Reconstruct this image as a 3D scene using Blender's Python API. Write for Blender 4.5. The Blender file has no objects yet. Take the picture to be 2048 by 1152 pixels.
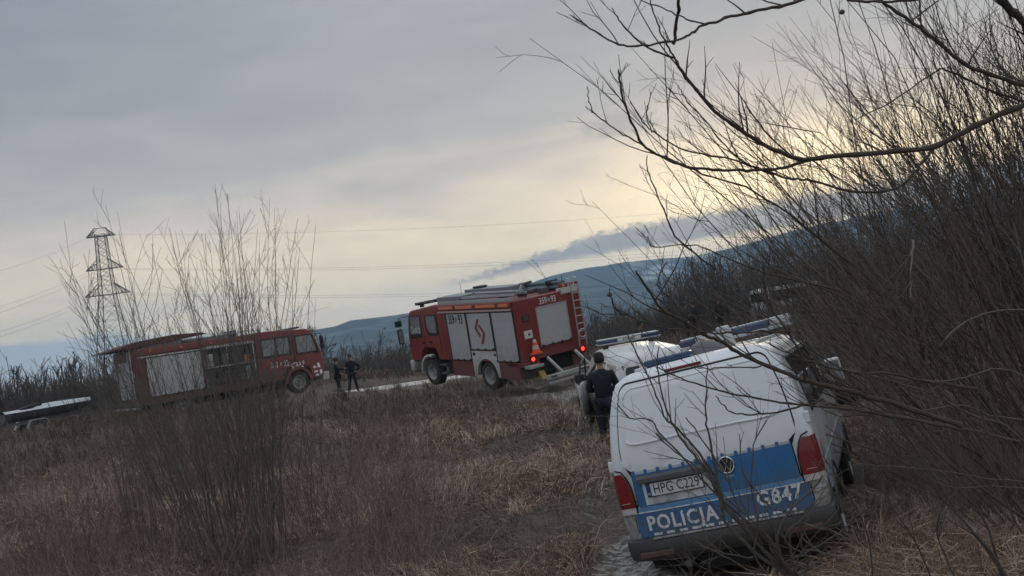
import bpy, math, random
import numpy as np
from mathutils import Vector, Matrix, noise as mnoise

# ------------------------------------------------------------------ camera, sky, sun, exposure
SC = bpy.context.scene
COL = SC.collection
R = math.radians
F = 1900.0                    # focal length in pixels of the 2048-wide photograph
EYE = Vector((0.0, 0.0, 2.45))
PITCH, ROLL = R(2.65), R(-8.0)
cam_data = bpy.data.cameras.new('camera')
cam = bpy.data.objects.new('camera', cam_data)
COL.objects.link(cam)
CM = Matrix.Rotation(R(90) + PITCH, 4, 'X') @ Matrix.Rotation(ROLL, 4, 'Z')
cam.matrix_world = Matrix.Translation(EYE) @ CM
cam_data.sensor_width = 36.0
cam_data.lens = 36.0 * F / 2048.0
cam_data.clip_start = 0.05
cam_data.clip_end = 60000.0
SC.camera = cam
SC.view_settings.view_transform = 'Standard'
SC.view_settings.look = 'None'
SC.view_settings.gamma = 1.0
SC.view_settings.exposure = 0.55
SC.view_settings.use_curve_mapping = False

def at(px, py, depth):
    """world point seen at photo pixel (px, py) at the given depth"""
    v = Vector(((px - 1024) / F * depth, -(py - 576) / F * depth, -depth))
    return EYE + CM.to_3x3() @ v

SUN_AZ, SUN_EL = R(17.0), R(5.0)      # azimuth clockwise from +Y
world = bpy.data.worlds.new('World')
SC.world = world
world.use_nodes = True
WN, WL = world.node_tree.nodes, world.node_tree.links
WN.clear()

class NT:
    """tiny node-graph helper"""
    def __init__(s, tree):
        s.t = tree; s.n = tree.nodes; s.l = tree.links
    def new(s, typ, **kw):
        n = s.n.new(typ)
        for k, v in kw.items(): setattr(n, k, v)
        return n
    def put(s, sock, v):
        if hasattr(v, 'is_linked') or hasattr(v, 'links'): s.l.new(v, sock)
        else:
            sock.default_value = v
    def m(s, op, a, b=0.0, c=None, clamp=False):
        n = s.n.new('ShaderNodeMath'); n.operation = op; n.use_clamp = clamp
        s.put(n.inputs[0], a); s.put(n.inputs[1], b)
        if c is not None: s.put(n.inputs[2], c)
        return n.outputs[0]
    def ss(s, x, lo, hi):
        """smoothstep of x from lo to hi -> 0..1"""
        n = s.n.new('ShaderNodeMapRange'); n.interpolation_type = 'SMOOTHSTEP'
        s.put(n.inputs[0], x); s.put(n.inputs[1], lo); s.put(n.inputs[2], hi)
        n.inputs[3].default_value = 0; n.inputs[4].default_value = 1
        return n.outputs[0]
    def mix(s, f, a, b, blend='MIX'):
        n = s.n.new('ShaderNodeMix'); n.data_type = 'RGBA'; n.blend_type = blend
        n.clamp_factor = True
        s.put(n.inputs[0], f)
        s.put(n.inputs[6], a if not isinstance(a, tuple) else (*a[:3], 1))
        s.put(n.inputs[7], b if not isinstance(b, tuple) else (*b[:3], 1))
        return n.outputs[2]
    def noise(s, vec, scale, detail=4, rough=0.55, dist=0.0):
        n = s.n.new('ShaderNodeTexNoise')
        if vec is not None: s.l.new(vec, n.inputs['Vector'])
        n.inputs['Scale'].default_value = scale; n.inputs['Detail'].default_value = detail
        n.inputs['Roughness'].default_value = rough; n.inputs['Distortion'].default_value = dist
        return n.outputs['Fac']
    def ramp(s, x, stops, interp='LINEAR'):
        n = s.n.new('ShaderNodeValToRGB'); n.color_ramp.interpolation = interp
        el = n.color_ramp.elements
        while len(el) < len(stops): el.new(0.5)
        for e, (p, c) in zip(el, stops):
            e.position = p; e.color = (*c, 1) if len(c) == 3 else c
        s.put(n.inputs[0], x)
        return n.outputs[0]
    def comb(s, x, y, z):
        n = s.n.new('ShaderNodeCombineXYZ')
        s.put(n.inputs[0], x); s.put(n.inputs[1], y); s.put(n.inputs[2], z)
        return n.outputs[0]

def build_world():
    g = NT(world.node_tree)
    out = g.new('ShaderNodeOutputWorld')
    tc = g.new('ShaderNodeTexCoord').outputs['Generated']
    sep = g.new('ShaderNodeSeparateXYZ'); g.l.new(tc, sep.inputs[0])
    X, Y, Z = sep.outputs
    az = g.m('MULTIPLY', g.m('ARCTAN2', X, Y), 57.29578)      # degrees, right of +Y positive
    el = g.m('MULTIPLY', g.m('ARCSINE', Z), 57.29578)
    # cloud coordinates stretched along the horizon
    cv = g.comb(g.m('MULTIPLY', az, 0.035), g.m('MULTIPLY', el, 0.13), 0.0)
    big = g.noise(cv, 1.6, 4, 0.5, 0.4)
    med = g.noise(cv, 5.0, 5, 0.55, 0.6)
    wob = g.m('MULTIPLY', g.m('SUBTRACT', big, 0.5), 7.0)
    wob2 = g.m('MULTIPLY', g.m('SUBTRACT', med, 0.5), 2.2)
    # the clearing under the cloud deck opens upwards towards the sunset on the right
    lift = g.m('MULTIPLY', g.ss(az, -30.0, 22.0), 2.6)
    e2 = g.m('ADD', g.m('SUBTRACT', el, lift), g.m('ADD', wob, wob2))
    t = g.m('DIVIDE', g.m('ADD', e2, 2.0), 92.0, clamp=True)
    P = lambda d: (d + 2.0) / 92.0
    deck = g.ramp(t, [(P(-2), (0.85, 0.86, 0.85)), (P(1.2), (1.15, 1.0, 0.74)), (P(3.0), (1.36, 1.11, 0.72)),
                      (P(5.2), (1.12, 0.92, 0.63)), (P(7.5), (0.74, 0.635, 0.51)), (P(10.5), (0.45, 0.425, 0.40)),
                      (P(15), (0.34, 0.338, 0.342)), (P(22), (0.315, 0.325, 0.345)), (P(45), (0.57, 0.605, 0.665)),
                      (P(88), (0.80, 0.88, 1.0))])
    # soft streaks in the deck
    streak = g.noise(g.comb(g.m('MULTIPLY', az, 0.045), g.m('MULTIPLY', el, 0.20), 3.0), 1.7, 6, 0.55, 0.8)
    deck = g.mix(0.55, deck, g.ramp(streak, [(0.25, (0.74, 0.75, 0.78)), (0.75, (1.22, 1.2, 1.16))]), 'MULTIPLY')
    slate = g.m('MULTIPLY', g.m('SUBTRACT', 1.0, g.ss(az, -32.0, -2.0)), g.ss(g.m('ADD', el, wob), 8.0, 22.0))
    slate = g.m('MULTIPLY', slate, g.m('SUBTRACT', 1.0, g.ss(el, 30.0, 60.0)))
    deck = g.mix(slate, deck, (0.70, 0.735, 0.78), 'MULTIPLY')
    # sunset glow
    da = g.m('DIVIDE', g.m('SUBTRACT', az, 19.0), 11.0)
    de = g.m('DIVIDE', g.m('SUBTRACT', el, 6.0), 2.8)
    gl = g.m('EXPONENT', g.m('MULTIPLY', g.m('ADD', g.m('MULTIPLY', da, da), g.m('MULTIPLY', de, de)), -1.0))
    deck = g.mix(g.m('MULTIPLY', gl, 1.0), deck, (0.78, 0.57, 0.27), 'ADD')
    # low blue-grey bank along the left horizon
    lo_edge = g.m('ADD', g.m('ADD', 3.1, g.m('MULTIPLY', g.m('SUBTRACT', med, 0.5), 1.2)), g.m('MULTIPLY', g.ss(az, -28.0, -6.0), -2.0))
    bank = g.m('SUBTRACT', 1.0, g.ss(g.m('SUBTRACT', el, lo_edge), -0.25, 0.35))
    bank = g.m('MULTIPLY', bank, g.m('SUBTRACT', 1.0, g.ss(az, -11.0, -5.0)))
    deck = g.mix(g.m('MULTIPLY', bank, 0.85), deck, (0.50, 0.57, 0.66))
    # long cloud bank above the ridge on the right, lumpy top
    lump = g.noise(g.comb(g.m('MULTIPLY', az, 0.16), g.m('MULTIPLY', el, 0.35), 7.0), 3.0, 6, 0.6, 0.3)
    fine = g.noise(g.comb(g.m('MULTIPLY', az, 0.5), g.m('MULTIPLY', el, 0.8), 2.0), 4.0, 5, 0.65, 0.2)
    lmp = g.m('ADD', g.m('MULTIPLY', g.m('SUBTRACT', lump, 0.5), 1.0), g.m('MULTIPLY', g.m('SUBTRACT', fine, 0.5), 1.5))
    top = g.m('ADD', 3.6, g.m('ADD', g.m('MULTIPLY', lmp, 0.8), g.m('MULTIPLY', g.ss(az, -4.5, 9.0), 1.8)))
    bot = g.m('ADD', 3.25, g.m('ADD', g.m('MULTIPLY', lmp, 0.3), g.m('MULTIPLY', g.ss(az, -4.0, 5.0), 0.55)))
    m1 = g.m('SUBTRACT', 1.0, g.ss(g.m('SUBTRACT', el, top), -0.30, 0.18))
    m2 = g.ss(g.m('SUBTRACT', el, bot), -0.15, 0.35)
    cb = g.m('MULTIPLY', g.m('MULTIPLY', m1, m2), g.m('MULTIPLY', g.ss(az, -4.8, -2.6), g.m('SUBTRACT', 1.0, g.ss(az, 60.0, 90.0))))
    cbc = g.mix(g.ss(lump, 0.3, 0.7), (0.23, 0.24, 0.275), (0.38, 0.385, 0.41))
    deck = g.mix(g.m('MULTIPLY', cb, 0.92), deck, cbc)
    # small dark scraps of cloud
    sa = g.m('DIVIDE', g.m('SUBTRACT', az, 8.0), 3.4)
    se = g.m('DIVIDE', g.m('SUBTRACT', el, g.m('ADD', 11.4, g.m('MULTIPLY', g.m('SUBTRACT', az, 8.0), 0.02))), 1.1)
    sg = g.m('EXPONENT', g.m('MULTIPLY', g.m('ADD', g.m('MULTIPLY', sa, sa), g.m('MULTIPLY', se, se)), -1.0))
    scr = g.ss(g.m('MULTIPLY', sg, g.m('ADD', fine, 0.15)), 0.28, 0.62)
    deck = g.mix(g.m('MULTIPLY', scr, 0.55), deck, (0.24, 0.245, 0.265))
    bg1 = g.new('ShaderNodeBackground'); g.l.new(deck, bg1.inputs[0]); bg1.inputs[1].default_value = 1.0
    sky = g.new('ShaderNodeTexSky'); sky.sky_type = 'NISHITA'; sky.sun_disc = False
    sky.sun_elevation = SUN_EL; sky.sun_rotation = SUN_AZ
    bg2 = g.new('ShaderNodeBackground'); g.l.new(sky.outputs[0], bg2.inputs[0]); bg2.inputs[1].default_value = 0.08
    mx = g.new('ShaderNodeMixShader'); mx.inputs[0].default_value = 0.93     # cloud cover
    g.l.new(bg2.outputs[0], mx.inputs[1]); g.l.new(bg1.outputs[0], mx.inputs[2])
    g.l.new(mx.outputs[0], out.inputs['Surface'])
build_world()
world.cycles.sampling_method = 'MANUAL'
world.cycles.sample_map_resolution = 512

sun_d = bpy.data.lights.new('sun', 'SUN'); sun_d.energy = 0.5; sun_d.angle = R(20); sun_d.color = (1.0, 0.86, 0.66)
sun = bpy.data.objects.new('sun', sun_d); COL.objects.link(sun)
sd = Vector((math.sin(SUN_AZ) * math.cos(SUN_EL), math.cos(SUN_AZ) * math.cos(SUN_EL), math.sin(SUN_EL)))
sun.rotation_euler = sd.to_track_quat('Z', 'Y').to_euler()
sun.location = (0, 0, 60)

# ------------------------------------------------------------------ helpers
rng = np.random.default_rng(7)
random.seed(7)

def tag(o, label=None, cat=None, group=None, kind=None):
    if label: o['label'] = label
    if cat: o['category'] = cat
    if group: o['group'] = group
    if kind: o['kind'] = kind
    return o

def empty(name, loc=(0, 0, 0), rot=None, label=None, cat=None, group=None):
    o = bpy.data.objects.new(name, None)
    o.empty_display_size = 0.3
    COL.objects.link(o)
    if rot is not None: o.matrix_world = Matrix.Translation(loc) @ rot
    else: o.location = loc
    return tag(o, label, cat, group)

def S(t):
    t = min(1.0, max(0.0, t)); return t * t * (3 - 2 * t)

class MB:
    def __init__(s): s.v = []; s.f = []
    def add(s, vs, fs, M=None):
        k = len(s.v)
        if M is not None: vs = [tuple(M @ Vector(v)) for v in vs]
        s.v += [tuple(v) for v in vs]; s.f += [tuple(i + k for i in f) for f in fs]
        return s
    def box(s, a, b, M=None):
        x0, y0, z0 = a; x1, y1, z1 = b
        vs = [(x0,y0,z0),(x1,y0,z0),(x1,y1,z0),(x0,y1,z0),(x0,y0,z1),(x1,y0,z1),(x1,y1,z1),(x0,y1,z1)]
        return s.add(vs, [(0,3,2,1),(4,5,6,7),(0,1,5,4),(1,2,6,5),(2,3,7,6),(3,0,4,7)], M)
    def hexa(s, vs):
        return s.add(vs, [(0,3,2,1),(4,5,6,7),(0,1,5,4),(1,2,6,5),(2,3,7,6),(3,0,4,7)])
    def bar(s, p, q, w, h=None):
        """square bar from p to q"""
        h = h or w; p = Vector(p); q = Vector(q); d = (q - p)
        L = d.length; d.normalize()
        up = Vector((0, 0, 1)) if abs(d.z) < 0.95 else Vector((0, 1, 0))
        x = d.cross(up).normalized(); z = x.cross(d).normalized()
        vs = []
        for c in (p, q):
            for sx, sz in ((-1,-1),(1,-1),(1,1),(-1,1)):
                vs.append(c + x * (sx * w / 2) + z * (sz * h / 2))
        return s.add(vs, [(0,1,2,3),(7,6,5,4),(0,4,5,1),(1,5,6,2),(2,6,7,3),(3,7,4,0)])
    def tube(s, pts, r, n=8, caps=True):
        pts = [Vector(p) for p in pts]; k = len(pts)
        rs = r if isinstance(r, (list, tuple)) else [r] * k
        base = len(s.v); up = Vector((0.13, 0.2, 1)).normalized()
        for i, p in enumerate(pts):
            d = (pts[min(i+1, k-1)] - pts[max(i-1, 0)]).normalized()
            if abs(d.dot(up)) > 0.98: up = Vector((1, 0.1, 0)).normalized()
            x = d.cross(up).normalized(); z = x.cross(d)
            for j in range(n):
                a = 2 * math.pi * j / n
                s.v.append(tuple(p + x * (math.cos(a) * rs[i]) + z * (math.sin(a) * rs[i])))
        for i in range(k - 1):
            for j in range(n):
                a = base + i * n + j; b = base + i * n + (j + 1) % n
                s.f.append((a, b, b + n, a + n))
        if caps:
            s.f.append(tuple(base + j for j in range(n))[::-1])
            s.f.append(tuple(base + (k-1) * n + j for j in range(n)))
        return s
    def lathe(s, prof, axis='X', c=(0, 0, 0), n=28, caps=True):
        """prof: list of (along, radius)"""
        base = len(s.v)
        for a_, r_ in prof:
            for j in range(n):
                t = 2 * math.pi * j / n; u, w = math.cos(t) * r_, math.sin(t) * r_
                p = (a_, u, w) if axis == 'X' else ((u, a_, w) if axis == 'Y' else (u, w, a_))
                s.v.append((p[0] + c[0], p[1] + c[1], p[2] + c[2]))
        for i in range(len(prof) - 1):
            for j in range(n):
                a = base + i*n + j; b = base + i*n + (j+1) % n
                s.f.append((a, b, b + n, a + n))
        if caps:
            s.f.append(tuple(base + j for j in range(n))[::-1])
            s.f.append(tuple(base + (len(prof)-1)*n + j for j in range(n)))
        return s
    def prism(s, poly, axis, lo, hi):
        """poly in the two other axes (cyclic order), extruded along axis"""
        n = len(poly); base = len(s.v)
        for h in (lo, hi):
            for a, b in poly:
                s.v.append({'X': (h, a, b), 'Y': (a, h, b), 'Z': (a, b, h)}[axis])
        s.f.append(tuple(base + i for i in range(n))[::-1]); s.f.append(tuple(base + n + i for i in range(n)))
        for i in range(n):
            j = (i + 1) % n; s.f.append((base + i, base + j, base + n + j, base + n + i))
        return s
    def build(s, name, mat, parent=None, bevel=0.0, smooth=False, seg=2, label=None, subsurf=0):
        me = bpy.data.meshes.new(name); me.from_pydata(s.v, [], s.f); me.validate()
        import bmesh
        bm = bmesh.new(); bm.from_mesh(me); bmesh.ops.recalc_face_normals(bm, faces=bm.faces); bm.to_mesh(me); bm.free()
        me.materials.append(mat)
        o = bpy.data.objects.new(name, me); COL.objects.link(o)
        if parent: o.parent = parent
        if bevel:
            b = o.modifiers.new('b', 'BEVEL'); b.width = bevel; b.segments = seg; b.limit_method = 'ANGLE'; b.angle_limit = R(35)
        if subsurf:
            b = o.modifiers.new('s', 'SUBSURF'); b.levels = subsurf; b.render_levels = subsurf
        if smooth or bevel or subsurf:
            me.polygons.foreach_set('use_smooth', [True] * len(me.polygons))
            if bevel and not subsurf:
                w = o.modifiers.new('w', 'WEIGHTED_NORMAL'); w.keep_sharp = True
            elif not subsurf:
                me.set_sharp_from_angle(angle=R(38))
        if label: o['label'] = label
        return o

def fast_mesh(name, V, quads, tris, mat, parent=None, col=None, smooth=True):
    """numpy mesh: V (n,3), quads (m,4), tris (k,3)"""
    me = bpy.data.meshes.new(name)
    V = np.asarray(V, np.float32)
    nq = 0 if quads is None else len(quads); nt = 0 if tris is None else len(tris)
    me.vertices.add(len(V)); me.vertices.foreach_set('co', V.ravel())
    me.loops.add(nq * 4 + nt * 3); me.polygons.add(nq + nt)
    li = []
    if nq: li.append(np.asarray(quads, np.int32).ravel())
    if nt: li.append(np.asarray(tris, np.int32).ravel())
    me.loops.foreach_set('vertex_index', np.concatenate(li))
    st = np.concatenate([np.arange(nq) * 4, nq * 4 + np.arange(nt) * 3]).astype(np.int32)
    me.polygons.foreach_set('loop_start', st)
    if smooth: me.polygons.foreach_set('use_smooth', np.ones(nq + nt, bool))
    me.update(calc_edges=True)
    if col is not None:
        a = me.color_attributes.new('Col', 'FLOAT_COLOR', 'POINT')
        c4 = np.ones((len(V), 4), np.float32); c4[:, :col.shape[1]] = col
        a.data.foreach_set('color', c4.ravel())
    if mat: me.materials.append(mat)
    o = bpy.data.objects.new(name, me); COL.objects.link(o)
    if parent: o.parent = parent
    return o

def tubes(P, Rad, n=3):
    """P (N,K,3), Rad (N,K) -> V, quads"""
    N, K, _ = P.shape
    D = np.empty_like(P); D[:, 1:-1] = P[:, 2:] - P[:, :-2]; D[:, 0] = P[:, 1] - P[:, 0]; D[:, -1] = P[:, -1] - P[:, -2]
    D /= np.linalg.norm(D, axis=2, keepdims=True) + 1e-9
    up = np.array([0.31, 0.9, 0.2]); X = np.cross(D, up); X /= np.linalg.norm(X, axis=2, keepdims=True) + 1e-9
    Z = np.cross(X, D)
    a = np.arange(n) * 2 * math.pi / n
    V = P[:, :, None, :] + Rad[:, :, None, None] * (X[:, :, None, :] * np.cos(a)[None, None, :, None] + Z[:, :, None, :] * np.sin(a)[None, None, :, None])
    V = V.reshape(-1, 3)
    i = np.arange(N)[:, None, None] * K * n; k = np.arange(K - 1)[None, :, None] * n; j = np.arange(n)[None, None, :]
    A = i + k + j; B = i + k + (j + 1) % n
    Q = np.stack([A, B, B + n, A + n], axis=-1).reshape(-1, 4)
    return V, Q

class Bundle:
    """collects batches of strands into one mesh"""
    def __init__(s): s.V = []; s.Q = []; s.C = []; s.k = 0
    def add(s, P, Rad, n=3, col=None):
        V, Q = tubes(P, Rad, n); s.V.append(V); s.Q.append(Q + s.k); s.k += len(V)
        if col is not None: s.C.append(np.repeat(col, P.shape[1] * n, axis=0))
    def build(s, name, mat, parent=None, kind=None):
        o = fast_mesh(name, np.concatenate(s.V), np.concatenate(s.Q), None, mat, parent, np.concatenate(s.C) if s.C else None)
        if kind: o['kind'] = kind
        return o

def text_mesh(txt, size, bold=0.0, extrude=0.0, spacing=1.0):
    cu = bpy.data.curves.new('txt', 'FONT'); cu.body = txt; cu.size = size
    cu.align_x = 'CENTER'; cu.align_y = 'CENTER'; cu.offset = bold; cu.extrude = extrude; cu.space_character = spacing
    cu.resolution_u = 3
    ob = bpy.data.objects.new('txt', cu); COL.objects.link(ob)
    dg = bpy.context.evaluated_depsgraph_get(); dg.update()
    me = bpy.data.meshes.new_from_object(ob.evaluated_get(dg))
    bpy.data.objects.remove(ob); bpy.data.curves.remove(cu)
    return me

def text_on(name, txt, size, mat, parent, fn, bold=0.0, spacing=1.0, sx=1.0):
    """fn maps (u, v) in text space to a local 3-D point"""
    me = text_mesh(txt, size, bold, 0.0, spacing)
    for v in me.vertices: v.co = Vector(fn(v.co.x * sx, v.co.y))
    me.materials.clear(); me.materials.append(mat); me.name = name
    o = bpy.data.objects.new(name, me); COL.objects.link(o); o.parent = parent
    return o

# ------------------------------------------------------------------ materials
MATS = {}
def mat(name, col, rough=0.6, metal=0.0, vary=0.12, scale=6.0, dirt=0.0, dirt_z=(0.2, 1.3), emit=None, estr=0.0,
        coat=0.0, bump=0.0, bscale=40.0, alpha=None, attr=False, spec=0.5, dirt_col=(0.11, 0.095, 0.08)):
    if name in MATS: return MATS[name]
    m = bpy.data.materials.new(name); m.use_nodes = True
    g = NT(m.node_tree); b = m.node_tree.nodes['Principled BSDF']
    tc = g.new('ShaderNodeTexCoord').outputs['Object']
    if attr:
        at_ = g.new('ShaderNodeVertexColor'); at_.layer_name = 'Col'; base = at_.outputs[0]
    else: base = tuple(col)
    nf = g.noise(tc, scale, 5, 0.6)
    lo, hi = 1 - vary, 1 + vary
    c = g.mix(1.0, base, g.ramp(nf, [(0.25, (lo,)*3), (0.75, (hi,)*3)]), 'MULTIPLY')
    rg = g.m('ADD', rough, g.m('MULTIPLY', g.m('SUBTRACT', nf, 0.5), 0.25), clamp=True)
    if dirt > 0:
        sp = g.new('ShaderNodeSeparateXYZ'); g.l.new(tc, sp.inputs[0])
        hgt = g.m('SUBTRACT', 1.0, g.ss(sp.outputs[2], dirt_z[0], dirt_z[1]))
        dn = g.noise(tc, 3.5, 8, 0.7, 0.3)
        dm = g.ss(g.m('ADD', g.m('MULTIPLY', hgt, 0.5), dn), 0.55, 1.0)
        dm = g.m('MULTIPLY', dm, dirt)
        fine = g.m('MULTIPLY', g.ss(g.noise(tc, 38, 4, 0.7), 0.5, 0.75), dirt * 0.25)
        dm = g.m('ADD', dm, g.m('MULTIPLY', fine, hgt), clamp=True)
        c = g.mix(dm, c, dirt_col)
        rg = g.m('ADD', rg, g.m('MULTIPLY', dm, 0.5), clamp=True)
    g.l.new(c, b.inputs['Base Color']); g.l.new(rg, b.inputs['Roughness'])
    b.inputs['Metallic'].default_value = metal
    b.inputs['Specular IOR Level'].default_value = spec
    if coat: b.inputs['Coat Weight'].default_value = coat; b.inputs['Coat Roughness'].default_value = 0.08
    if emit:
        b.inputs['Emission Color'].default_value = (*emit, 1); b.inputs['Emission Strength'].default_value = estr
    if alpha is not None:
        b.inputs['Transmission Weight'].default_value = alpha
    if bump:
        bn = g.new('ShaderNodeBump'); bn.inputs['Strength'].default_value = bump; bn.inputs['Distance'].default_value = 0.02
        g.l.new(g.noise(tc, bscale, 5, 0.65), bn.inputs['Height']); g.l.new(bn.outputs[0], b.inputs['Normal'])
    MATS[name] = m
    return m

white = mat('white_paint', (0.74, 0.76, 0.78), 0.32, vary=0.05, dirt=0.8, dirt_z=(0.3, 1.5), coat=0.4, scale=2)
white2 = mat('white_paint_dusty', (0.70, 0.71, 0.70), 0.4, vary=0.06, dirt=0.8, dirt_z=(0.2, 1.5), coat=0.3)
blue = mat('blue_livery', (0.018, 0.145, 0.36), 0.38, vary=0.10, dirt=0.55, dirt_z=(0.3, 1.3), coat=0.3)
blue_l = mat('crease_highlight_blue', (0.10, 0.27, 0.50), 0.4, vary=0.05, dirt=0.2, dirt_z=(0.3, 1.1))  # lighter blue that paints the highlight along the tailgate crease
reflective = mat('reflective_white', (0.72, 0.74, 0.76), 0.4, vary=0.05, dirt=0.25, dirt_z=(0.3, 1.0))
red = mat('fire_red', (0.215, 0.030, 0.027), 0.36, vary=0.1, dirt=0.5, dirt_z=(0.2, 2.0), coat=0.35)
redb = mat('fire_red_bright', (0.27, 0.038, 0.033), 0.36, vary=0.08, dirt=0.25, dirt_z=(0.2, 1.6), coat=0.3)
orange = mat('orange_film', (0.75, 0.22, 0.11), 0.45, vary=0.06)
alu = mat('roller_shutter_metal', (0.50, 0.51, 0.52), 0.45, metal=0.1, vary=0.06, dirt=0.35, dirt_z=(0.4, 2.2), scale=2)
alu2 = mat('bare_aluminium', (0.50, 0.52, 0.53), 0.38, metal=0.6, vary=0.1)
trim_w = mat('off_white_mudguard', (0.60, 0.60, 0.58), 0.5, dirt=0.5, dirt_z=(0.2, 1.6))
black = mat('black_plastic', (0.022, 0.022, 0.024), 0.5, vary=0.2)
grey = mat('grey_plastic', (0.075, 0.077, 0.08), 0.55, vary=0.15, dirt=0.3)
bumperm = mat('bumper_plastic', (0.04, 0.04, 0.043), 0.5, vary=0.15, dirt=0.55, dirt_z=(0.25, 0.8), dirt_col=(0.10, 0.09, 0.08))
rubber = mat('tyre_rubber', (0.022, 0.021, 0.02), 0.85, vary=0.25, dirt=0.35, dirt_z=(-1, 3))
steel = mat('wheel_steel', (0.42, 0.42, 0.43), 0.4, metal=0.3, dirt=0.25, dirt_z=(-1, 3))
under = mat('underbody', (0.015, 0.014, 0.013), 0.9, vary=0.3)
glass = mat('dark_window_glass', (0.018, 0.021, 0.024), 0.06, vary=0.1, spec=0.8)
glass_l = mat('painted_sky_window_glass', (0.22, 0.23, 0.23), 0.12, vary=0.2, spec=0.8)  # lighter glass: reflected sky is put into the base colour
lens_red = mat('red_lens', (0.20, 0.012, 0.014), 0.18, vary=0.1, coat=0.6)
lens_clear = mat('clear_lens', (0.52, 0.47, 0.47), 0.2, vary=0.1, coat=0.5)
lens_amber = mat('amber_lens', (0.65, 0.25, 0.06), 0.2)
lens_blue = mat('blue_lens', (0.022, 0.06, 0.14), 0.2, vary=0.15, coat=0.5)
lit_red = mat('lit_tail_light', (0.6, 0.02, 0.01), 0.3, emit=(1.0, 0.05, 0.02), estr=1.8)
seam = mat('dark_seam', (0.01, 0.01, 0.011), 0.8)
plate_w = mat('plate_white', (0.62, 0.62, 0.60), 0.4, dirt=0.2, dirt_z=(0.3, 1.0))
plate_b = mat('plate_blue', (0.02, 0.05, 0.2), 0.4)
ink = mat('black_lettering', (0.01, 0.01, 0.01), 0.6)
chrome = mat('chrome_badge', (0.62, 0.63, 0.64), 0.2, metal=0.9, vary=0.05)
galv = mat('galvanised_steel', (0.13, 0.132, 0.135), 0.6, metal=0.3)
navy = mat('navy_jacket', (0.008, 0.010, 0.018), 0.85, vary=0.3, bump=0.4, bscale=14)
darkcl = mat('dark_uniform', (0.012, 0.013, 0.015), 0.9, vary=0.3, bump=0.4, bscale=14)
browncl = mat('brown_jacket', (0.035, 0.028, 0.022), 0.9, vary=0.3)
skin = mat('skin', (0.34, 0.19, 0.13), 0.55, vary=0.08)
hairm = mat('dark_hair', (0.02, 0.014, 0.01), 0.7)
bootm = mat('black_boots', (0.012, 0.011, 0.01), 0.6)
bark = mat('willow_bark', (0.135, 0.118, 0.102), 0.85, vary=0.35, scale=30, bump=0.5, bscale=120)
bark_silhouette = mat('silhouette_willow_bark', (0.075, 0.059, 0.046), 0.85, vary=0.35, scale=30, bump=0.5, bscale=120)  # bark darkened to paint the backlit silhouette; thicket reuses it for variety
red_dirty = mat('dirty_fire_red', (0.145, 0.026, 0.024), 0.5, vary=0.15, dirt=0.7, dirt_z=(0.2, 2.6))
bark_warm = mat('warm_willow_bark', (0.115, 0.088, 0.068), 0.85, vary=0.35, scale=30, bump=0.5, bscale=120)
bark_red = mat('reddish_twigs', (0.14, 0.095, 0.08), 0.8, vary=0.35, scale=4)
bark_far = mat('far_bark', (0.085, 0.072, 0.062), 0.95, vary=0.3, scale=0.5)

# ------------------------------------------------------------------ ground, water, hills
def sm(t): t = np.clip(t, 0, 1); return t * t * (3 - 2 * t)
def fbm(x, y, f, octv=4, seed=0):
    """cheap smooth value noise, vectorised"""
    r_ = np.random.default_rng(seed); tot = 0; amp = 1; s_ = 0
    for o in range(octv):
        T = r_.random((64, 64))
        u, v = x * f + 17.3 * o, y * f + 9.1 * o
        i, j = np.floor(u).astype(int), np.floor(v).astype(int); a, b = sm(u - i), sm(v - j)
        g00 = T[i % 64, j % 64]; g10 = T[(i+1) % 64, j % 64]; g01 = T[i % 64, (j+1) % 64]; g11 = T[(i+1) % 64, (j+1) % 64]
        tot = tot + amp * ((g00*(1-a)+g10*a)*(1-b) + (g01*(1-a)+g11*a)*b); s_ += amp
        amp *= 0.5; f *= 2.1
    return tot / s_
TRACK = [(-0.4, 1.0), (0.2, 5.0), (0.62, 8.2), (0.76, 10.5), (0.85, 14.0), (1.0, 18.0), (1.1, 24.0), (1.0, 31.0), (0.2, 36.0)]
def dist_poly(x, y, poly):
    d = np.full(np.shape(x), 1e9)
    for (x0, y0), (x1, y1) in zip(poly[:-1], poly[1:]):
        dx, dy = x1 - x0, y1 - y0; t = np.clip(((x-x0)*dx + (y-y0)*dy) / (dx*dx+dy*dy), 0, 1)
        d = np.minimum(d, np.hypot(x - x0 - t*dx, y - y0 - t*dy))
    return d
def H(x, y, fine=True):
    x = np.asarray(x, float); y = np.asarray(y, float)
    h = 0.014 * np.clip(y - 9, 0, 34) + 0.55 * sm((-x - 2) / 10) * sm((y - 25) / 12) + 0.45 * sm((x - 5) / 6) * sm((y - 25) / 16)
    r = np.hypot(x, y)
    h = h - 3.6 * sm((r - 62) / 50)                         # flood plain beyond the bank
    h = h + 4.0 * sm((r - 500) / 1500)
    h = h - 0.5 * np.exp(-(((x + 6.5) / 7.0) ** 4 + ((y - 48.5) / 4.4) ** 4))    # flooded hollow
    h = h + 0.25 * (fbm(x, y, 0.22, 3, 1) - 0.5) * sm((r - 5) / 10) * (1 - sm((r - 200) / 300))
    if fine:
        h = h + 0.10 * (fbm(x, y, 1.3, 4, 2) - 0.5)
        d1 = dist_poly(x, y, TRACK); d2 = dist_poly(x - 1.55, y, TRACK)
        for d in (d1, d2):
            h = h - 0.07 * np.exp(-(d / 0.22) ** 2) + 0.035 * np.exp(-((d - 0.42) / 0.13) ** 2)
    return h
def Hs(x, y): return float(H(np.array([x]), np.array([y]))[0])

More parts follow.
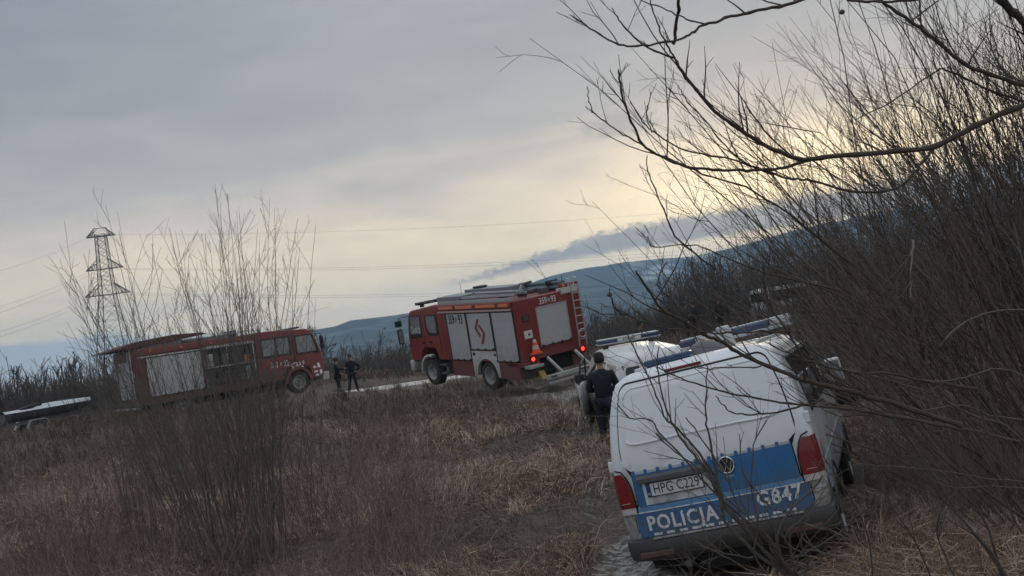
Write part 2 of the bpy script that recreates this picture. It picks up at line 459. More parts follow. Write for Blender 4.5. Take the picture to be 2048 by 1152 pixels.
def build_ground():
    g_az = np.concatenate([np.arange(-36, 36, 0.3), np.arange(36, 324, 6.0)]) * math.pi / 180
    rr = np.concatenate([[0.01, 1.5, 3.0], np.geomspace(4.5, 14, 110), np.geomspace(14.3, 70, 110), np.geomspace(73, 3350, 50)])
    A, B = np.meshgrid(g_az, rr)
    x, y = np.sin(A) * B, np.cos(A) * B
    z = H(x, y)
    n, k = x.shape
    V = np.stack([x, y, z], -1).reshape(-1, 3)
    i = np.arange(n - 1)[:, None] * k; j = np.arange(k)[None, :]
    a = i + j; b = i + (j + 1) % k
    Q = np.stack([a, a + k, b + k, b], -1).reshape(-1, 4)
    d = np.minimum(dist_poly(x, y, TRACK), dist_poly(x - 1.55, y, TRACK) + 0.25)
    mud = np.exp(-(d / 0.42) ** 4)
    blob = np.exp(-(((x - 1.3) / 2.6) ** 2 + ((y - 30.0) / 2.6) ** 2)) * 0.9
    lead = np.exp(-(((x - 0.80 - (y - 9.5) * 0.12) / 0.42) ** 4 + ((y - 9.0) / 1.9) ** 4))
    mud = np.clip(np.maximum.reduce([mud * 0.40, blob, lead]) + (fbm(x, y, 2.2, 3, 5) - 0.5) * 0.6 * (mud > 0.02), 0, 1)
    col = np.stack([mud, fbm(x, y, 0.35, 3, 9), np.zeros_like(mud)], -1).reshape(-1, 3)
    m = bpy.data.materials.new('winter_ground'); m.use_nodes = True
    g = NT(m.node_tree); bs = m.node_tree.nodes['Principled BSDF']
    vc = g.new('ShaderNodeVertexColor'); vc.layer_name = 'Col'
    sp = g.new('ShaderNodeSeparateColor'); g.l.new(vc.outputs[0], sp.inputs[0])
    tc = g.new('ShaderNodeTexCoord').outputs['Object']
    n1 = g.noise(tc, 2.2, 8, 0.68); n2 = g.noise(tc, 19, 6, 0.7); n3 = g.noise(tc, 0.25, 4, 0.6)
    soil = g.ramp(n1, [(0.3, (0.045, 0.035, 0.029)), (0.5, (0.08, 0.062, 0.050)), (0.7, (0.12, 0.093, 0.073))])
    litter = g.ramp(n2, [(0.35, (0.06, 0.045, 0.036)), (0.6, (0.15, 0.118, 0.09)), (0.75, (0.22, 0.175, 0.135))])
    c = g.mix(g.ss(n3, 0.35, 0.65), soil, litter)
    wet = g.noise(tc, 8.5, 8, 0.75, 0.8)
    mudc = g.ramp(wet, [(0.36, (0.045, 0.040, 0.034)), (0.48, (0.15, 0.14, 0.125)), (0.60, (0.52, 0.51, 0.48))])
    f = g.ss(g.m('ADD', sp.outputs[0], g.m('MULTIPLY', g.m('SUBTRACT', n1, 0.5), 0.9)), 0.35, 0.72)
    c = g.mix(f, c, mudc)
    g.l.new(c, bs.inputs['Base Color'])
    ro = g.m('SUBTRACT', 0.95, g.m('MULTIPLY', f, g.m('MULTIPLY', g.ss(wet, 0.45, 0.6), 0.72)))
    g.l.new(ro, bs.inputs['Roughness'])
    bn = g.new('ShaderNodeBump'); bn.inputs['Strength'].default_value = 0.8; bn.inputs['Distance'].default_value = 0.05
    g.l.new(g.m('ADD', g.noise(tc, 9, 7, 0.7), g.m('MULTIPLY', n1, 1.2)), bn.inputs['Height']); g.l.new(bn.outputs[0], bs.inputs['Normal'])
    o = fast_mesh('ground', V, Q, None, m, None, col); o['kind'] = 'structure'
build_ground()

def build_water():
    m = bpy.data.materials.new('snow_covered_ice'); m.use_nodes = True
    g = NT(m.node_tree); bs = m.node_tree.nodes['Principled BSDF']
    bs.inputs['Roughness'].default_value = 0.35
    tc = g.new('ShaderNodeTexCoord').outputs['Object']
    g.l.new(g.ramp(g.noise(tc, 0.9, 6, 0.65), [(0.38, (0.16, 0.14, 0.12)), (0.5, (0.56, 0.53, 0.47))]), bs.inputs['Base Color'])
    bn = g.new('ShaderNodeBump'); bn.inputs['Strength'].default_value = 0.15; bn.inputs['Distance'].default_value = 0.01
    g.l.new(g.noise(tc, 5, 4, 0.6), bn.inputs['Height']); g.l.new(bn.outputs[0], bs.inputs['Normal'])
    b = MB(); n = 40; pts = []
    for i in range(n):
        t = 2 * math.pi * i / n; w = 1 + 0.07 * math.sin(3 * t + 1) + 0.05 * math.sin(7 * t)
        pts.append((-6.5 + 8.0 * w * math.cos(t), 46.8 + 2.3 * w * math.sin(t)))
    b.prism(pts, 'Z', 0.40, 0.66)
    o = b.build('frozen_pond', m); o['kind'] = 'structure'
build_water()

def ridge(name, pts, dist, depth, snow, seed, rough, nx=260, back=0.5):
    """pts: photo pixels of the skyline; dist: metres to the skyline"""
    az = []; hh = []
    for px, py in pts:
        p = at(px, py, 1.0) - EYE
        az.append(math.atan2(p.x, p.y)); hh.append(p.z / math.hypot(p.x, p.y) * dist + 2.45)
    az = np.array(az); hh = np.array(hh)
    A = np.linspace(az[0], az[-1], nx); top = np.interp(A, az, hh)
    rows = 46; V = []
    rr = np.concatenate([np.linspace(dist - depth, dist, 30), np.linspace(dist + 45, dist + depth * back, rows - 30)])
    for r_ in rr:
        t = (r_ - (dist - depth)) / depth if r_ <= dist else 1 - (r_ - dist) / (depth * back) * 0.9
        x, y = np.sin(A) * r_, np.cos(A) * r_
        z = -12 + (top + 12) * t ** 1.25
        nz = (fbm(x, y, 1 / 300.0, 6, seed) - 0.5) * rough * max(0.0, math.sin(math.pi * min(1, t))) 
        nz += (fbm(x, y, 1 / 70.0, 4, seed + 3) - 0.5) * rough * 0.10 * t
        V.append(np.stack([x, y, z + nz], -1))
    V = np.array(V).reshape(-1, 3)
    i = np.arange(rows - 1)[:, None] * nx; j = np.arange(nx - 1)[None, :]; a = i + j
    Q = np.stack([a, a + 1, a + nx + 1, a + nx], -1).reshape(-1, 4)
    m = bpy.data.materials.new(name + '_cover'); m.use_nodes = True
    g = NT(m.node_tree); bs = m.node_tree.nodes['Principled BSDF']; bs.inputs['Roughness'].default_value = 0.95
    bs.inputs['Specular IOR Level'].default_value = 0.1
    tc = g.new('ShaderNodeTexCoord').outputs['Object']
    n1 = g.noise(tc, 0.013, 7, 0.66, 0.4); n2 = g.noise(tc, 0.0036, 5, 0.6, 0.5)
    wood = g.ramp(n1, [(0.3, (0.020, 0.028, 0.026)), (0.6, (0.05, 0.055, 0.045)), (0.75, (0.09, 0.085, 0.07))])
    f = g.m('MULTIPLY', g.ss(n1, 0.49, 0.57), g.ss(n2, 0.44, 0.56))
    c = g.mix(g.m('MULTIPLY', f, snow), wood, (0.62, 0.66, 0.70))
    g.l.new(c, bs.inputs['Base Color'])
    o = fast_mesh(name, V, Q, None, m); o['kind'] = 'structure'
RIDGE_A = [(380, 700), (470, 684), (560, 669), (620, 662), (672, 652), (700, 641), (735, 637), (790, 631), (830, 625), (880, 614),
           (940, 602), (1000, 592), (1060, 583), (1180, 572), (1300, 560), (1500, 540), (1800, 500)]
RIDGE_B = [(780, 650), (860, 632), (940, 612), (1000, 594), (1040, 577), (1075, 562), (1110, 549), (1150, 540), (1190, 533),
           (1250, 524), (1330, 517), (1400, 510), (1450, 500), (1500, 486), (1560, 468), (1640, 450), (1760, 424), (1900, 398), (2048, 372), (2300, 350), (2700, 340)]
ridge('near_hills', RIDGE_A, 1950.0, 800.0, 0.15, 21, 40.0)
ridge('hills', RIDGE_B, 2650.0, 700.0, 0.95, 31, 64.0)

# ------------------------------------------------------------------ lattice pylon and its cables
def build_pylon(px_top, py_top, dist, height, zbase, yaw):
    p = at(px_top, py_top, dist); base = Vector((p.x - 1.0, p.y, zbase)); HT = p.z - zbase
    root = empty('lattice_pylon', base, Matrix.Rotation(yaw, 4, 'Z'),
                 'tall grey steel lattice pylon with three crossarms beyond the left fire engine', 'pylon')
    L = [(0, 4.3), (HT * 0.30, 2.9), (HT * 0.62, 1.45), (HT * 0.80, 1.15), (HT * 0.965, 0.95)]
    def hw(z):
        for (z0, w0), (z1, w1) in zip(L[:-1], L[1:]):
            if z <= z1: return w0 + (w1 - w0) * (z - z0) / (z1 - z0)
        return L[-1][1]
    for sx, sy in ((-1,-1),(1,-1),(1,1),(-1,1)):
        b = MB()
        for (z0, w0), (z1, w1) in zip(L[:-1], L[1:]): b.bar((sx*w0, sy*w0, z0), (sx*w1, sy*w1, z1), 0.15)
        b.build('leg', galv, root)
    b = MB(); z = 0.0
    while z < HT * 0.955:
        w = hw(z); z1 = min(z + max(1.5, w * 1.45), HT * 0.965); w1 = hw(z1)
        for (ax, ay), (bx, by) in (((-1,-1),(1,-1)), ((1,-1),(1,1)), ((1,1),(-1,1)), ((-1,1),(-1,-1))):
            b.bar((ax*w, ay*w, z), (bx*w1, by*w1, z1), 0.06); b.bar((bx*w, by*w, z), (ax*w1, ay*w1, z1), 0.06)
            b.bar((ax*w1, ay*w1, z1), (bx*w1, by*w1, z1), 0.06)
        z = z1
    o = b.build('bracing', galv, root); o['kind'] = 'stuff'
    arms = []
    for zf, half, hgt in ((0.955, 2.9, 1.5), (0.775, 3.7, 2.0), (0.635, 4.5, 2.4)):
        b = MB(); z0 = HT * zf; w = hw(z0)
        up = hgt if zf < 0.9 else HT - z0
        for sy in (-1, 1):
            b.bar((-half, 0.25*sy, z0), (half, 0.25*sy, z0), 0.15)
            for sx in (-1, 1):
                b.bar((sx*half, 0.12*sy, z0), (sx*w*(0.9), sy*w*0.9, z0 + up), 0.12)
                for k in range(1, 4):
                    t = k / 4; t2 = (k - 1) / 4
                    xa = half + (w - half) * t; xb = half + (w - half) * t2
                    b.bar((sx*xa, 0.25*sy, z0), (sx*xa, sy*w*t, z0 + up*t), 0.07); b.bar((sx*xb, 0.25*sy, z0), (sx*xa, sy*w*t, z0 + up*t), 0.07)
        if zf > 0.9:
            b.bar((-w*1.3, 0, z0 + up), (w*1.3, 0, z0 + up), 0.12)
            for sx in (-1, 1): b.bar((sx*half*0.62, 0, z0), (sx*w*1.3, 0, z0 + up), 0.1)
        b.build('crossarm', galv, root); arms.append((z0, half))
    Mw = root.matrix_basis
    return base, HT, arms, Mw
pyl = build_pylon(209, 455, 200.0, 36, -2.5, R(8))
cable = mat('cable_metal', (0.10, 0.10, 0.10), 0.6, metal=0.4)
def build_cables():
    base, HT, arms, Mw = pyl
    targets_r = {0: [(1700, 392)], 1: [(1640, 478), (1640, 486)], 2: [(1560, 545), (1560, 553)]}
    targets_l = {0: [(-220, 595)], 1: [(-220, 668), (-220, 690)], 2: [(-220, 716), (-220, 735)]}
    for side, tg in ((1, targets_r), (-1, targets_l)):
        for k, (z0, half) in enumerate(arms):
            for q, (px, py) in enumerate(tg[k]):
                a = Mw @ Vector((side * half * (1.0 if q == 0 else 0.55), 0.3 * q, z0 - (0.0 if k == 0 else 0.3)))
                b_ = at(px, py, 210.0 if side > 0 else 95.0)
                n = 28; sag = 2.2 if side > 0 else 1.0
                pts = [a.lerp(b_, i / n) - Vector((0, 0, sag * 4 * (i / n) * (1 - i / n))) for i in range(n + 1)]
                t = MB().tube(pts, 0.017 if side > 0 else 0.014, 4)
                o = t.build('power_cable', cable)
                lev = ('top', 'middle', 'lowest')[k]
                where = 'stretching right across the sky' if side > 0 else 'dropping towards the left edge'
                wh = 'outer ' if q == 0 else 'inner '
                tag(o, '%sthin dark cable from the %s pylon crossarm %s' % (wh if k else '', lev, where), 'power cable', group='cables strung from the lattice pylon')
                # insulator string at the arm
build_cables()

# ------------------------------------------------------------------ haze
def build_haze():
    b = MB().box((-3500, -3500, -20), (3500, 3500, 270))
    m = bpy.data.materials.new('haze_air'); m.use_nodes = True
    n = m.node_tree; n.nodes.clear(); out = n.nodes.new('ShaderNodeOutputMaterial'); v = n.nodes.new('ShaderNodeVolumePrincipled')
    v.inputs['Color'].default_value = (0.46, 0.72, 0.98, 1); v.inputs['Density'].default_value = HAZE; v.inputs['Anisotropy'].default_value = 0.1
    n.links.new(v.outputs[0], out.inputs['Volume'])
    o = b.build('haze', m); o['kind'] = 'stuff'
HAZE = 0.00040
build_haze()

# ------------------------------------------------------------------ vehicles
def pose(heading, pitch=0.0, roll=0.0):
    """heading clockwise from +Y, nose-up pitch, roll (positive = right side down); degrees"""
    return Matrix.Rotation(R(-heading), 4, 'Z') @ Matrix.Rotation(R(pitch), 4, 'X') @ Matrix.Rotation(R(roll), 4, 'Y')

def wheel(root, c, r, w, side, dark=False, holes=8, rimr=0.56):
    """side: +1 outer face towards +x"""
    x = c[0]; s = side
    t = MB().lathe([(-w/2, r*0.62), (-w/2, r*0.9), (-w*0.42, r*0.975), (-w*0.25, r), (w*0.25, r), (w*0.42, r*0.975), (w/2, r*0.9), (w/2, r*0.62)], 'X', n=36, caps=False)
    n = 30
    for i in range(n):                                # tread blocks
        a0, a1 = 2*math.pi*i/n, 2*math.pi*(i+0.6)/n
        for x0, x1 in ((-w*0.42, -w*0.06), (w*0.06, w*0.42)):
            vs = []
            for a in (a0, a1):
                for rr in (r*0.985, r*1.02):
                    for xx in (x0, x1): vs.append((xx, math.cos(a)*rr, math.sin(a)*rr))
            t.add([vs[0], vs[1], vs[5], vs[4], vs[2], vs[3], vs[7], vs[6]], [(0,3,2,1),(4,5,6,7),(0,1,5,4),(1,2,6,5),(2,3,7,6),(3,0,4,7)])
    o = t.build('wheel', rubber, root, smooth=True); o.location = c
    rm = MB().lathe([(s*w*0.10, 0.02), (s*w*0.16, r*0.14), (s*w*0.30, r*0.16), (s*w*0.30, r*0.22), (s*w*0.12, r*0.27), (s*w*0.05, r*rimr*0.8), (s*w*0.30, r*rimr*0.93), (s*w*0.47, r*rimr), (s*w*0.50, r*0.64), (s*w*0.44, r*0.65), (s*w*0.02, r*0.62)], 'X', n=32)
    rm.build('rim', black if dark else steel, o, smooth=True)
    nb = MB()
    for i in range(holes):
        a = 2*math.pi*i/holes
        nb.lathe([(s*w*0.10, r*0.035), (s*w*0.20, r*0.03)], 'X', (0, math.cos(a)*r*0.30, math.sin(a)*r*0.30), n=6)
    nb.build('wheel_nut', galv, o)
    return o

def quadgrid(fn, us, vs):
    V = [fn(u, v) for v in vs for u in us]; nu = len(us)
    Fc = [(j*nu+i, j*nu+i+1, (j+1)*nu+i+1, (j+1)*nu+i) for j in range(len(vs)-1) for i in range(nu-1)]
    return V, Fc
def lin(a, b, n): return [a + (b - a) * i / (n - 1) for i in range(n)]

# ---------------- near police van (seen from behind)
def build_police_van():
    root = empty('police_van', VAN_POS, VAN_ROT, 'white and blue police van with POLICJA on its tailgate, nearest vehicle', 'police van')
    ZS = [(0.40, 0.86, 0.02), (0.55, 0.925, 0.0), (0.75, 0.945, 0.0), (1.00, 0.945, 0.005), (1.18, 0.935, 0.015), (1.35, 0.912, 0.04), (1.60, 0.872, 0.12), (1.80, 0.805, 0.19), (1.90, 0.755, 0.25), (1.95, 0.66, 0.32)]
    zs = [a[0] for a in ZS]; hws = [a[1] for a in ZS]; ys = [a[2] for a in ZS]
    hw = lambda z: float(np.interp(z, zs, hws)); yr = lambda z: float(np.interp(z, zs, ys))
    def T(x, z, d=0.0):
        """tail surface, d proud (towards the viewer)"""
        u = x / 0.93
        return (x, yr(z) + 0.07 * abs(u) ** 2.6 - d, z)
    # body shell: rows by z, walk round the tail corner and along the flank
    LEN = 4.85
    def front(z):          # nose profile
        return LEN - max(0.0, (z - 0.75)) * 0.62 - (max(0, z - 1.12) * 0.85)
    rows = []; Z = [0.40, 0.47, 0.55, 0.65, 0.75, 0.88, 1.00, 1.10, 1.18, 1.26, 1.35, 1.48, 1.60, 1.70, 1.80, 1.86, 1.90, 1.93, 1.95]
    for z in Z:
        w = hw(z); pts = []
        rc = 0.075
        for x in lin(0, w - rc, 9): pts.append(T(x, z))
        y0 = T(w - rc, z)[1]
        for k in range(1, 5):
            a = k / 4 * math.pi / 2; pts.append((w - rc + rc * math.sin(a), y0 + rc * (1 - math.cos(a)), z))
        yf = front(z)
        for t in (0.05, 0.15, 0.3, 0.45, 0.6, 0.75, 0.88): pts.append((w, y0 + rc + (yf - y0 - rc) * t, z))
        pts.append((w * 0.93, yf - 0.03, z)); pts.append((w * 0.7, yf + 0.05, z)); pts.append((0, yf + 0.09, z))
        rows.append(pts)
    # roof rows
    for sc, dz in ((0.93, 0.012), (0.75, 0.022), (0.45, 0.03), (0.0, 0.034)):
        base = rows[len(Z) - 1]; cx, cy = 0, 1.9
        rows.append([(p[0] * sc, cy + (p[1] - cy) * (0.985 if sc > 0.9 else (0.95 if sc > 0.5 else 0.93)) if sc else cy + (p[1]-cy)*0.92, 1.95 + dz) for p in base])
    for s in (1, -1):
        pass
    b = MB(); n = len(rows[0])
    for s in (1, -1):
        V = [(p[0]*s, p[1], p[2]) for r_ in rows for p in r_]
        Fc = [(j*n+i, j*n+i+1, (j+1)*n+i+1, (j+1)*n+i) for j in range(len(rows)-1) for i in range(n-1)]
        b.add(V, Fc)
    import bmesh
    body = b.build('body', white, root)
    bm = bmesh.new(); bm.from_mesh(body.data); bmesh.ops.remove_doubles(bm, verts=bm.verts, dist=0.001); bmesh.ops.recalc_face_normals(bm, faces=bm.faces); bm.to_mesh(body.data); bm.free()
    body.data.polygons.foreach_set('use_smooth', [True]*len(body.data.polygons)); body.data.set_sharp_from_angle(angle=R(40))
    def patch(name, m, x0, x1, z0, z1, d, parent, nx=14, nz=6, poly=None, thick=0.012):
        V, Fc = quadgrid(lambda u, v: T(u, v, d), lin(x0, x1, nx), lin(z0, z1, nz))
        V2, _ = quadgrid(lambda u, v: T(u, v, d - thick), lin(x0, x1, nx), lin(z0, z1, nz))
        bb = MB().add(V, Fc).add(V2, [f[::-1] for f in Fc])
        k = len(V)
        edge = [i for i in range(nx)] + [nx*(j+1)-1 for j in range(1, nz)] + [nx*nz-1-i for i in range(1, nx)] + [nx*(nz-1-j) for j in range(1, nz-1)]
        for a, c in zip(edge, edge[1:] + edge[:1]): bb.f.append((a, c, c + k, a + k))
        return bb.build(name, m, parent, smooth=True)
    # tailgate skin: a rounded outline grid, standing proud of a dark gap
    def rounded(z, z0, z1, wfun, r):
        w = wfun(z)
        if z > z1 - r: w -= r - math.sqrt(max(0, r*r - (z - (z1 - r))**2))
        if z < z0 + r: w -= r - math.sqrt(max(0, r*r - ((z0 + r) - z)**2))
        return w
    def skin(name, m, z0, z1, wfun, d, r, parent, nz=26, nx=17, x_off=0.0):
        V = []; Zs = [z0 + (z1 - z0) * (0.5 - 0.5 * math.cos(math.pi * i / (nz - 1))) for i in range(nz)]
        for z in Zs:
            w = rounded(z, z0, z1, wfun, r)
            for i in range(nx):
                x = x_off + w * (-1 + 2 * i / (nx - 1)); V.append(T(x, z, d))
        Fc = [(j*nx+i, j*nx+i+1, (j+1)*nx+i+1, (j+1)*nx+i) for j in range(nz-1) for i in range(nx-1)]
        bb = MB().add(V, Fc); k = len(V); bb.add([(v[0], v[1] + d + 0.01, v[2]) for v in V], [])
        edge = list(range(nx)) + [nx*(j+1)-1 for j in range(1, nz)] + [nx*nz-1-i for i in range(1, nx)] + [nx*(nz-1-j) for j in range(1, nz-1)]
        for a, c in zip(edge, edge[1:] + edge[:1]): bb.f.append((a, c, c + k, a + k))
        return bb.build(name, m, parent, smooth=True)
    wt = lambda z: float(np.interp(z, [0.5, 0.60, 0.76, 0.80, 1.14, 1.18, 1.35, 1.6, 1.88], [0.75, 0.80, 0.80, 0.74, 0.735, 0.805, 0.80, 0.765, 0.695]))
    skin('tailgate_gap', seam, 0.522, 1.897, lambda z: wt(z) + 0.012, 0.003, 0.085, root)
    tg = skin('tailgate', white, 0.537, 1.88, wt, 0.014, 0.08, root, nz=40)
    # raised edge of the blanked window
    fr = []
    for t in lin(0, 1, 60):
        a = t * 2 * math.pi
        ca, sa = math.cos(a), math.sin(a)
        z = 1.60 + 0.255 * math.copysign(abs(sa) ** 0.30, sa); w = 0.745 - 0.22 * max(0, z - 1.35) * 0.7
        if sa < 0: z += 0.035 * (1 - abs(ca)) - 0.02
        fr.append(T(w * math.copysign(abs(ca) ** 0.30, ca), min(z, 1.835), 0.019))
    MB().tube(fr, 0.011, 6, caps=False).build('window_pressing', white, tg, smooth=True)
    skin('window_panel', white, 1.36, 1.83, lambda z: 0.737 - 0.16 * max(0, z - 1.35), 0.021, 0.07, tg)
    # livery
    pz = 0.017
    def strip(name, m, x0, x1, z0, z1, d=pz, par=tg, nx=16, nz=5): return patch(name, m, x0, x1, z0, z1, d, par, nx, nz, thick=0.004)
    strip('blue_stripe', blue, -0.738, 0.738, 0.805, 1.095)
    strip('blue_stripe', blue, -0.795, 0.795, 0.545, 0.765)
    strip('painted_crease_highlight', blue_l, -0.795, 0.795, 0.769, 0.801)  # light caught by the crease, painted as a paler strip
    strip('painted_crease_highlight', reflective, -0.795, 0.795, 0.758, 0.766, 0.0225)  # thin pale line painted as the glint under the crease
    strip('reflective_edge', mat('reflective_grey', (0.44, 0.47, 0.52), 0.4), -0.738, 0.738, 1.097, 1.117)
    for i in range(13):
        x = -0.735 + i * 0.122
        strip('livery_check', blue, x, min(0.738, x + 0.03), 1.096, 1.130, 0.0205, nx=3, nz=2)
    for i in range(11):
        x = -0.66 + i * 0.122
        if -0.03 < x < 0.06: continue
        strip('livery_dash', reflective, x, x + 0.078, 0.552, 0.574, 0.0215, nx=4, nz=2)
    # crease below the stripe
    text_on('lettering', 'POLICJA', 0.172, reflective, tg, lambda u, v: T(u - 0.37, v + 0.655, 0.0235), bold=0.005, spacing=1.16, sx=0.92)
    text_on('lettering', 'G847', 0.165, reflective, tg, lambda u, v: T(u + 0.525, v + 0.690, 0.0235), bold=0.004, spacing=1.1, sx=1.0)
    # badge
    bx, bz = 0.15, 1.03
    bd = MB()
    ring = [T(bx + 0.068*math.cos(a), bz + 0.068*math.sin(a), 0.034) for a in lin(0, 2*math.pi, 33)]
    bd.tube(ring, 0.007, 6, caps=False)
    badge = bd.build('badge', chrome, tg, smooth=True)
    disc = MB().add([T(bx + 0.066*math.cos(a), bz + 0.066*math.sin(a), 0.026) for a in lin(0, 2*math.pi*31/32, 32)], [tuple(range(32))]); disc.build('badge_back', black, badge)
    em = MB()
    def seg_(pp, w=0.012):
        for p, q in zip(pp[:-1], pp[1:]): em.bar(T(bx+p[0], bz+p[1], 0.034), T(bx+q[0], bz+q[1], 0.034), w, 0.008)
    seg_([(-0.027, 0.058), (0, 0.004), (0.027, 0.058)])
    seg_([(-0.054, 0.034), (-0.024, -0.052), (0, -0.006), (0.024, -0.052), (0.054, 0.034)])
    em.build('badge_emblem', chrome, badge)
    # model script shows only as a small dark mark under the badge
    strip('model_mark', chrome, 0.12, 0.19, 0.925, 0.942, 0.022, nx=4, nz=2)
    # number-plate recess, handle strip and plate
    strip('plate_recess', white, -0.66, -0.02, 0.82, 1.04, 0.020)
    hb = MB(); V, Fc = quadgrid(lambda u, v: T(u, v, 0.058 if v < 1.06 else 0.03), lin(-0.70, -0.01, 10), [1.012, 1.02, 1.055, 1.08]); hb.add(V, Fc)
    V2, _ = quadgrid(lambda u, v: T(u, v, 0.01), lin(-0.70, -0.01, 10), [1.012, 1.02, 1.055, 1.08]); k = len(V); hb.add(V2, [f[::-1] for f in Fc])
    e = list(range(10)) + [19, 29, 39] + [38 - i for i in range(9)] + [20, 10]
    for a, c in zip(e, e[1:] + e[:1]): hb.f.append((a, c, c + k, a + k))
    hb.build('handle_strip', grey, tg, bevel=0.004)
    pl = patch('number_plate', black, -0.625, -0.085, 0.885, 1.008, 0.036, tg, 6, 3, thick=0.012)
    patch('plate_field', plate_w, -0.582, -0.093, 0.893, 1.000, 0.0395, pl, 6, 3, thick=0.002)
    patch('country_band', plate_b, -0.619, -0.584, 0.893, 1.000, 0.0395, pl, 3, 3, thick=0.002)
    text_on('plate_lettering', 'HPG C229', 0.122, ink, pl, lambda u, v: T(u - 0.338, v + 0.946, 0.042), bold=0.0, spacing=1.02, sx=0.80)
    text_on('plate_lettering', 'PL', 0.03, plate_w, pl, lambda u, v: T(u - 0.602, v + 0.912, 0.042))
    # tail lights
    for s in (-1, 1):
        def prof(z): return float(np.interp(z, [0.76, 0.82, 0.97, 1.07, 1.13], [0.775, 0.772, 0.777, 0.80, 0.85]))
        for nm, m_, z0, z1, dd in (('tail_light', lens_red, 0.818, 1.122, 0.032), ('reverse_lens', lens_clear, 0.762, 0.816, 0.028)):
            V = []; Zs = lin(z0, z1, 9); nx = 9
            for z in Zs:
                a0 = prof(z); a1 = hw(z) + 0.004
                for i in range(nx):
                    t = i / (nx - 1)
                    if t < 0.7:
                        x = a0 + (a1 - 0.05 - a0) * t / 0.7; p = T(x, z, dd)
                    else:
                        k2 = (t - 0.7) / 0.3; pb = T(a1 - 0.05, z, dd); p = (a1 - 0.05 + (0.055) * math.sin(k2*math.pi/2), pb[1] + 0.13 * (1 - math.cos(k2 * math.pi / 2)), z)
                    V.append((p[0]*s, p[1], p[2]))
            Fc = [(j*nx+i, j*nx+i+1, (j+1)*nx+i+1, (j+1)*nx+i) for j in range(8) for i in range(nx-1)]
            o = MB().add(V, Fc).add([(v[0]*0.985, v[1]+0.035, v[2]) for v in V], [f[::-1] for f in Fc]).build(nm, m_, root, smooth=True)
            if nm == 'tail_light':
                tl = o
                MB().box((min(s*0.79, s*0.90), 0.02, 0.858), (max(s*0.79, s*0.90), 0.03, 0.863)).build('lens_rib', lens_clear, tl)
            else: o.parent = tl
        # gasket around the light
        out = [T(prof(z) - 0.008, z, 0.018) for z in lin(0.755, 1.14, 8)] + [T(0.90, 1.158, 0.018)]
        MB().tube([(p[0]*s, p[1], p[2]) for p in out], 0.007, 5).build('light_gasket', seam, tl)
        # side hinge blocks
        zz = 1.20 if s < 0 else 1.28
        MB().box((min(s*(hw(zz)-0.015), s*(hw(zz)+0.028)), 0.10, zz - 0.055), (max(s*(hw(zz)-0.015), s*(hw(zz)+0.028)), 0.16, zz + 0.04)).build('hinge', white, root, bevel=0.008)
    # bumper
    bp = MB(); N = 26; prof2 = [(0.0, 0.535), (0.05, 0.54), (0.09, 0.52), (0.105, 0.48), (0.085, 0.41), (0.05, 0.36), (0.0, 0.33)]
    def bpath(t):
        x = -0.955 + 1.91 * t; e = abs(x) / 0.955; return x, 0.02 + 0.16 * e ** 6
    V = []
    for i in range(N):
        x, y = bpath(i / (N - 1))
        for d, z in prof2: V.append((x, y - d, z))
    m_ = len(prof2)
    bp.add(V, [(i*m_+j, i*m_+j+1, (i+1)*m_+j+1, (i+1)*m_+j) for i in range(N-1) for j in range(m_-1)])
    for s in (-1, 1):
        V = []
        for yy in (0.18, 0.4, 0.62):
            for d, z in prof2: V.append((s * (0.86 + min(d, 0.10) * 0.98), yy, z))
        bp.add(V, [(i*m_+j, i*m_+j+1, (i+1)*m_+j+1, (i+1)*m_+j) for i in range(2) for j in range(m_-1)])
    bum = bp.build('bumper', bumperm, root, smooth=True)
    MB().box((-0.66, -0.07, 0.528), (0.70, -0.035, 0.545)).build('bumper_step', white2, bum, bevel=0.006)
    for s in (-1, 1): MB().box((min(s*0.50, s*0.82), -0.075, 0.385), (max(s*0.50, s*0.82), -0.02, 0.43)).build('reflector', mat('dark_reflector', (0.09, 0.012, 0.012), 0.4, dirt=0.5), bum, bevel=0.006)
    MB().box((0.845, -0.028, 0.66), (0.895, 0.0, 0.72)).build('sensor_cover', white, root, bevel=0.006)
    MB().box((-0.80, 0.25, 0.22), (0.80, 4.4, 0.44)).box((-0.3, 0.1, 0.18), (0.5, 0.3, 0.36)).build('underbody', under, root)
    MB().lathe([(0.02, 0.032), (0.5, 0.032)], 'Y', (-0.42, 0, 0.27), n=12).build('exhaust_pipe', galv, root)
    for s in (-0.72, 0.46): MB().box((s, 0.42, 0.16), (s + 0.26, 0.45, 0.42)).build('mud_flap', black, root)
    for s in (-1, 1):
        wheel(root, (s*0.82, 0.93, 0.33), 0.335, 0.22, s, dark=False); wheel(root, (s*0.82, 3.95, 0.33), 0.335, 0.22, s)
        # wheel arches lips
        for yc in (0.93, 3.95):
            arc = [(s*0.955, yc + 0.40*math.cos(a), 0.36 + 0.40*math.sin(a)) for a in lin(0, math.pi, 15)]
            MB().tube(arc, 0.022, 6).build('wheel_arch', bumperm, root, smooth=True)
    # side glazing
    for s in (-1, 1):
        for y0, y1 in ((0.75, 1.75), (1.85, 2.75), (2.85, 3.45)):
            V, Fc = quadgrid(lambda u, v: (s * (hw(v) + 0.006), u - (0.25 * (v - 1.26) / 0.5 if u > 3 else 0), v), [y0, y1], lin(1.26, 1.77, 9))
            MB().add(V, Fc).build('side_window', glass, root, smooth=True)
            MB().tube([V[0], V[1]] + [V[2*i+1] for i in range(1, 9)] + [V[2*i] for i in range(8, -1, -1)], 0.008, 4, caps=False).build('window_seal', black, root)
        MB().box((min(s*0.946, s*0.958), 0.35, 0.62), (max(s*0.946, s*0.958), 4.0, 0.86)).build('side_stripe', mat('pale_side_film', (0.34, 0.40, 0.48), 0.45, dirt=0.7, dirt_z=(0.2, 1.2)), root)
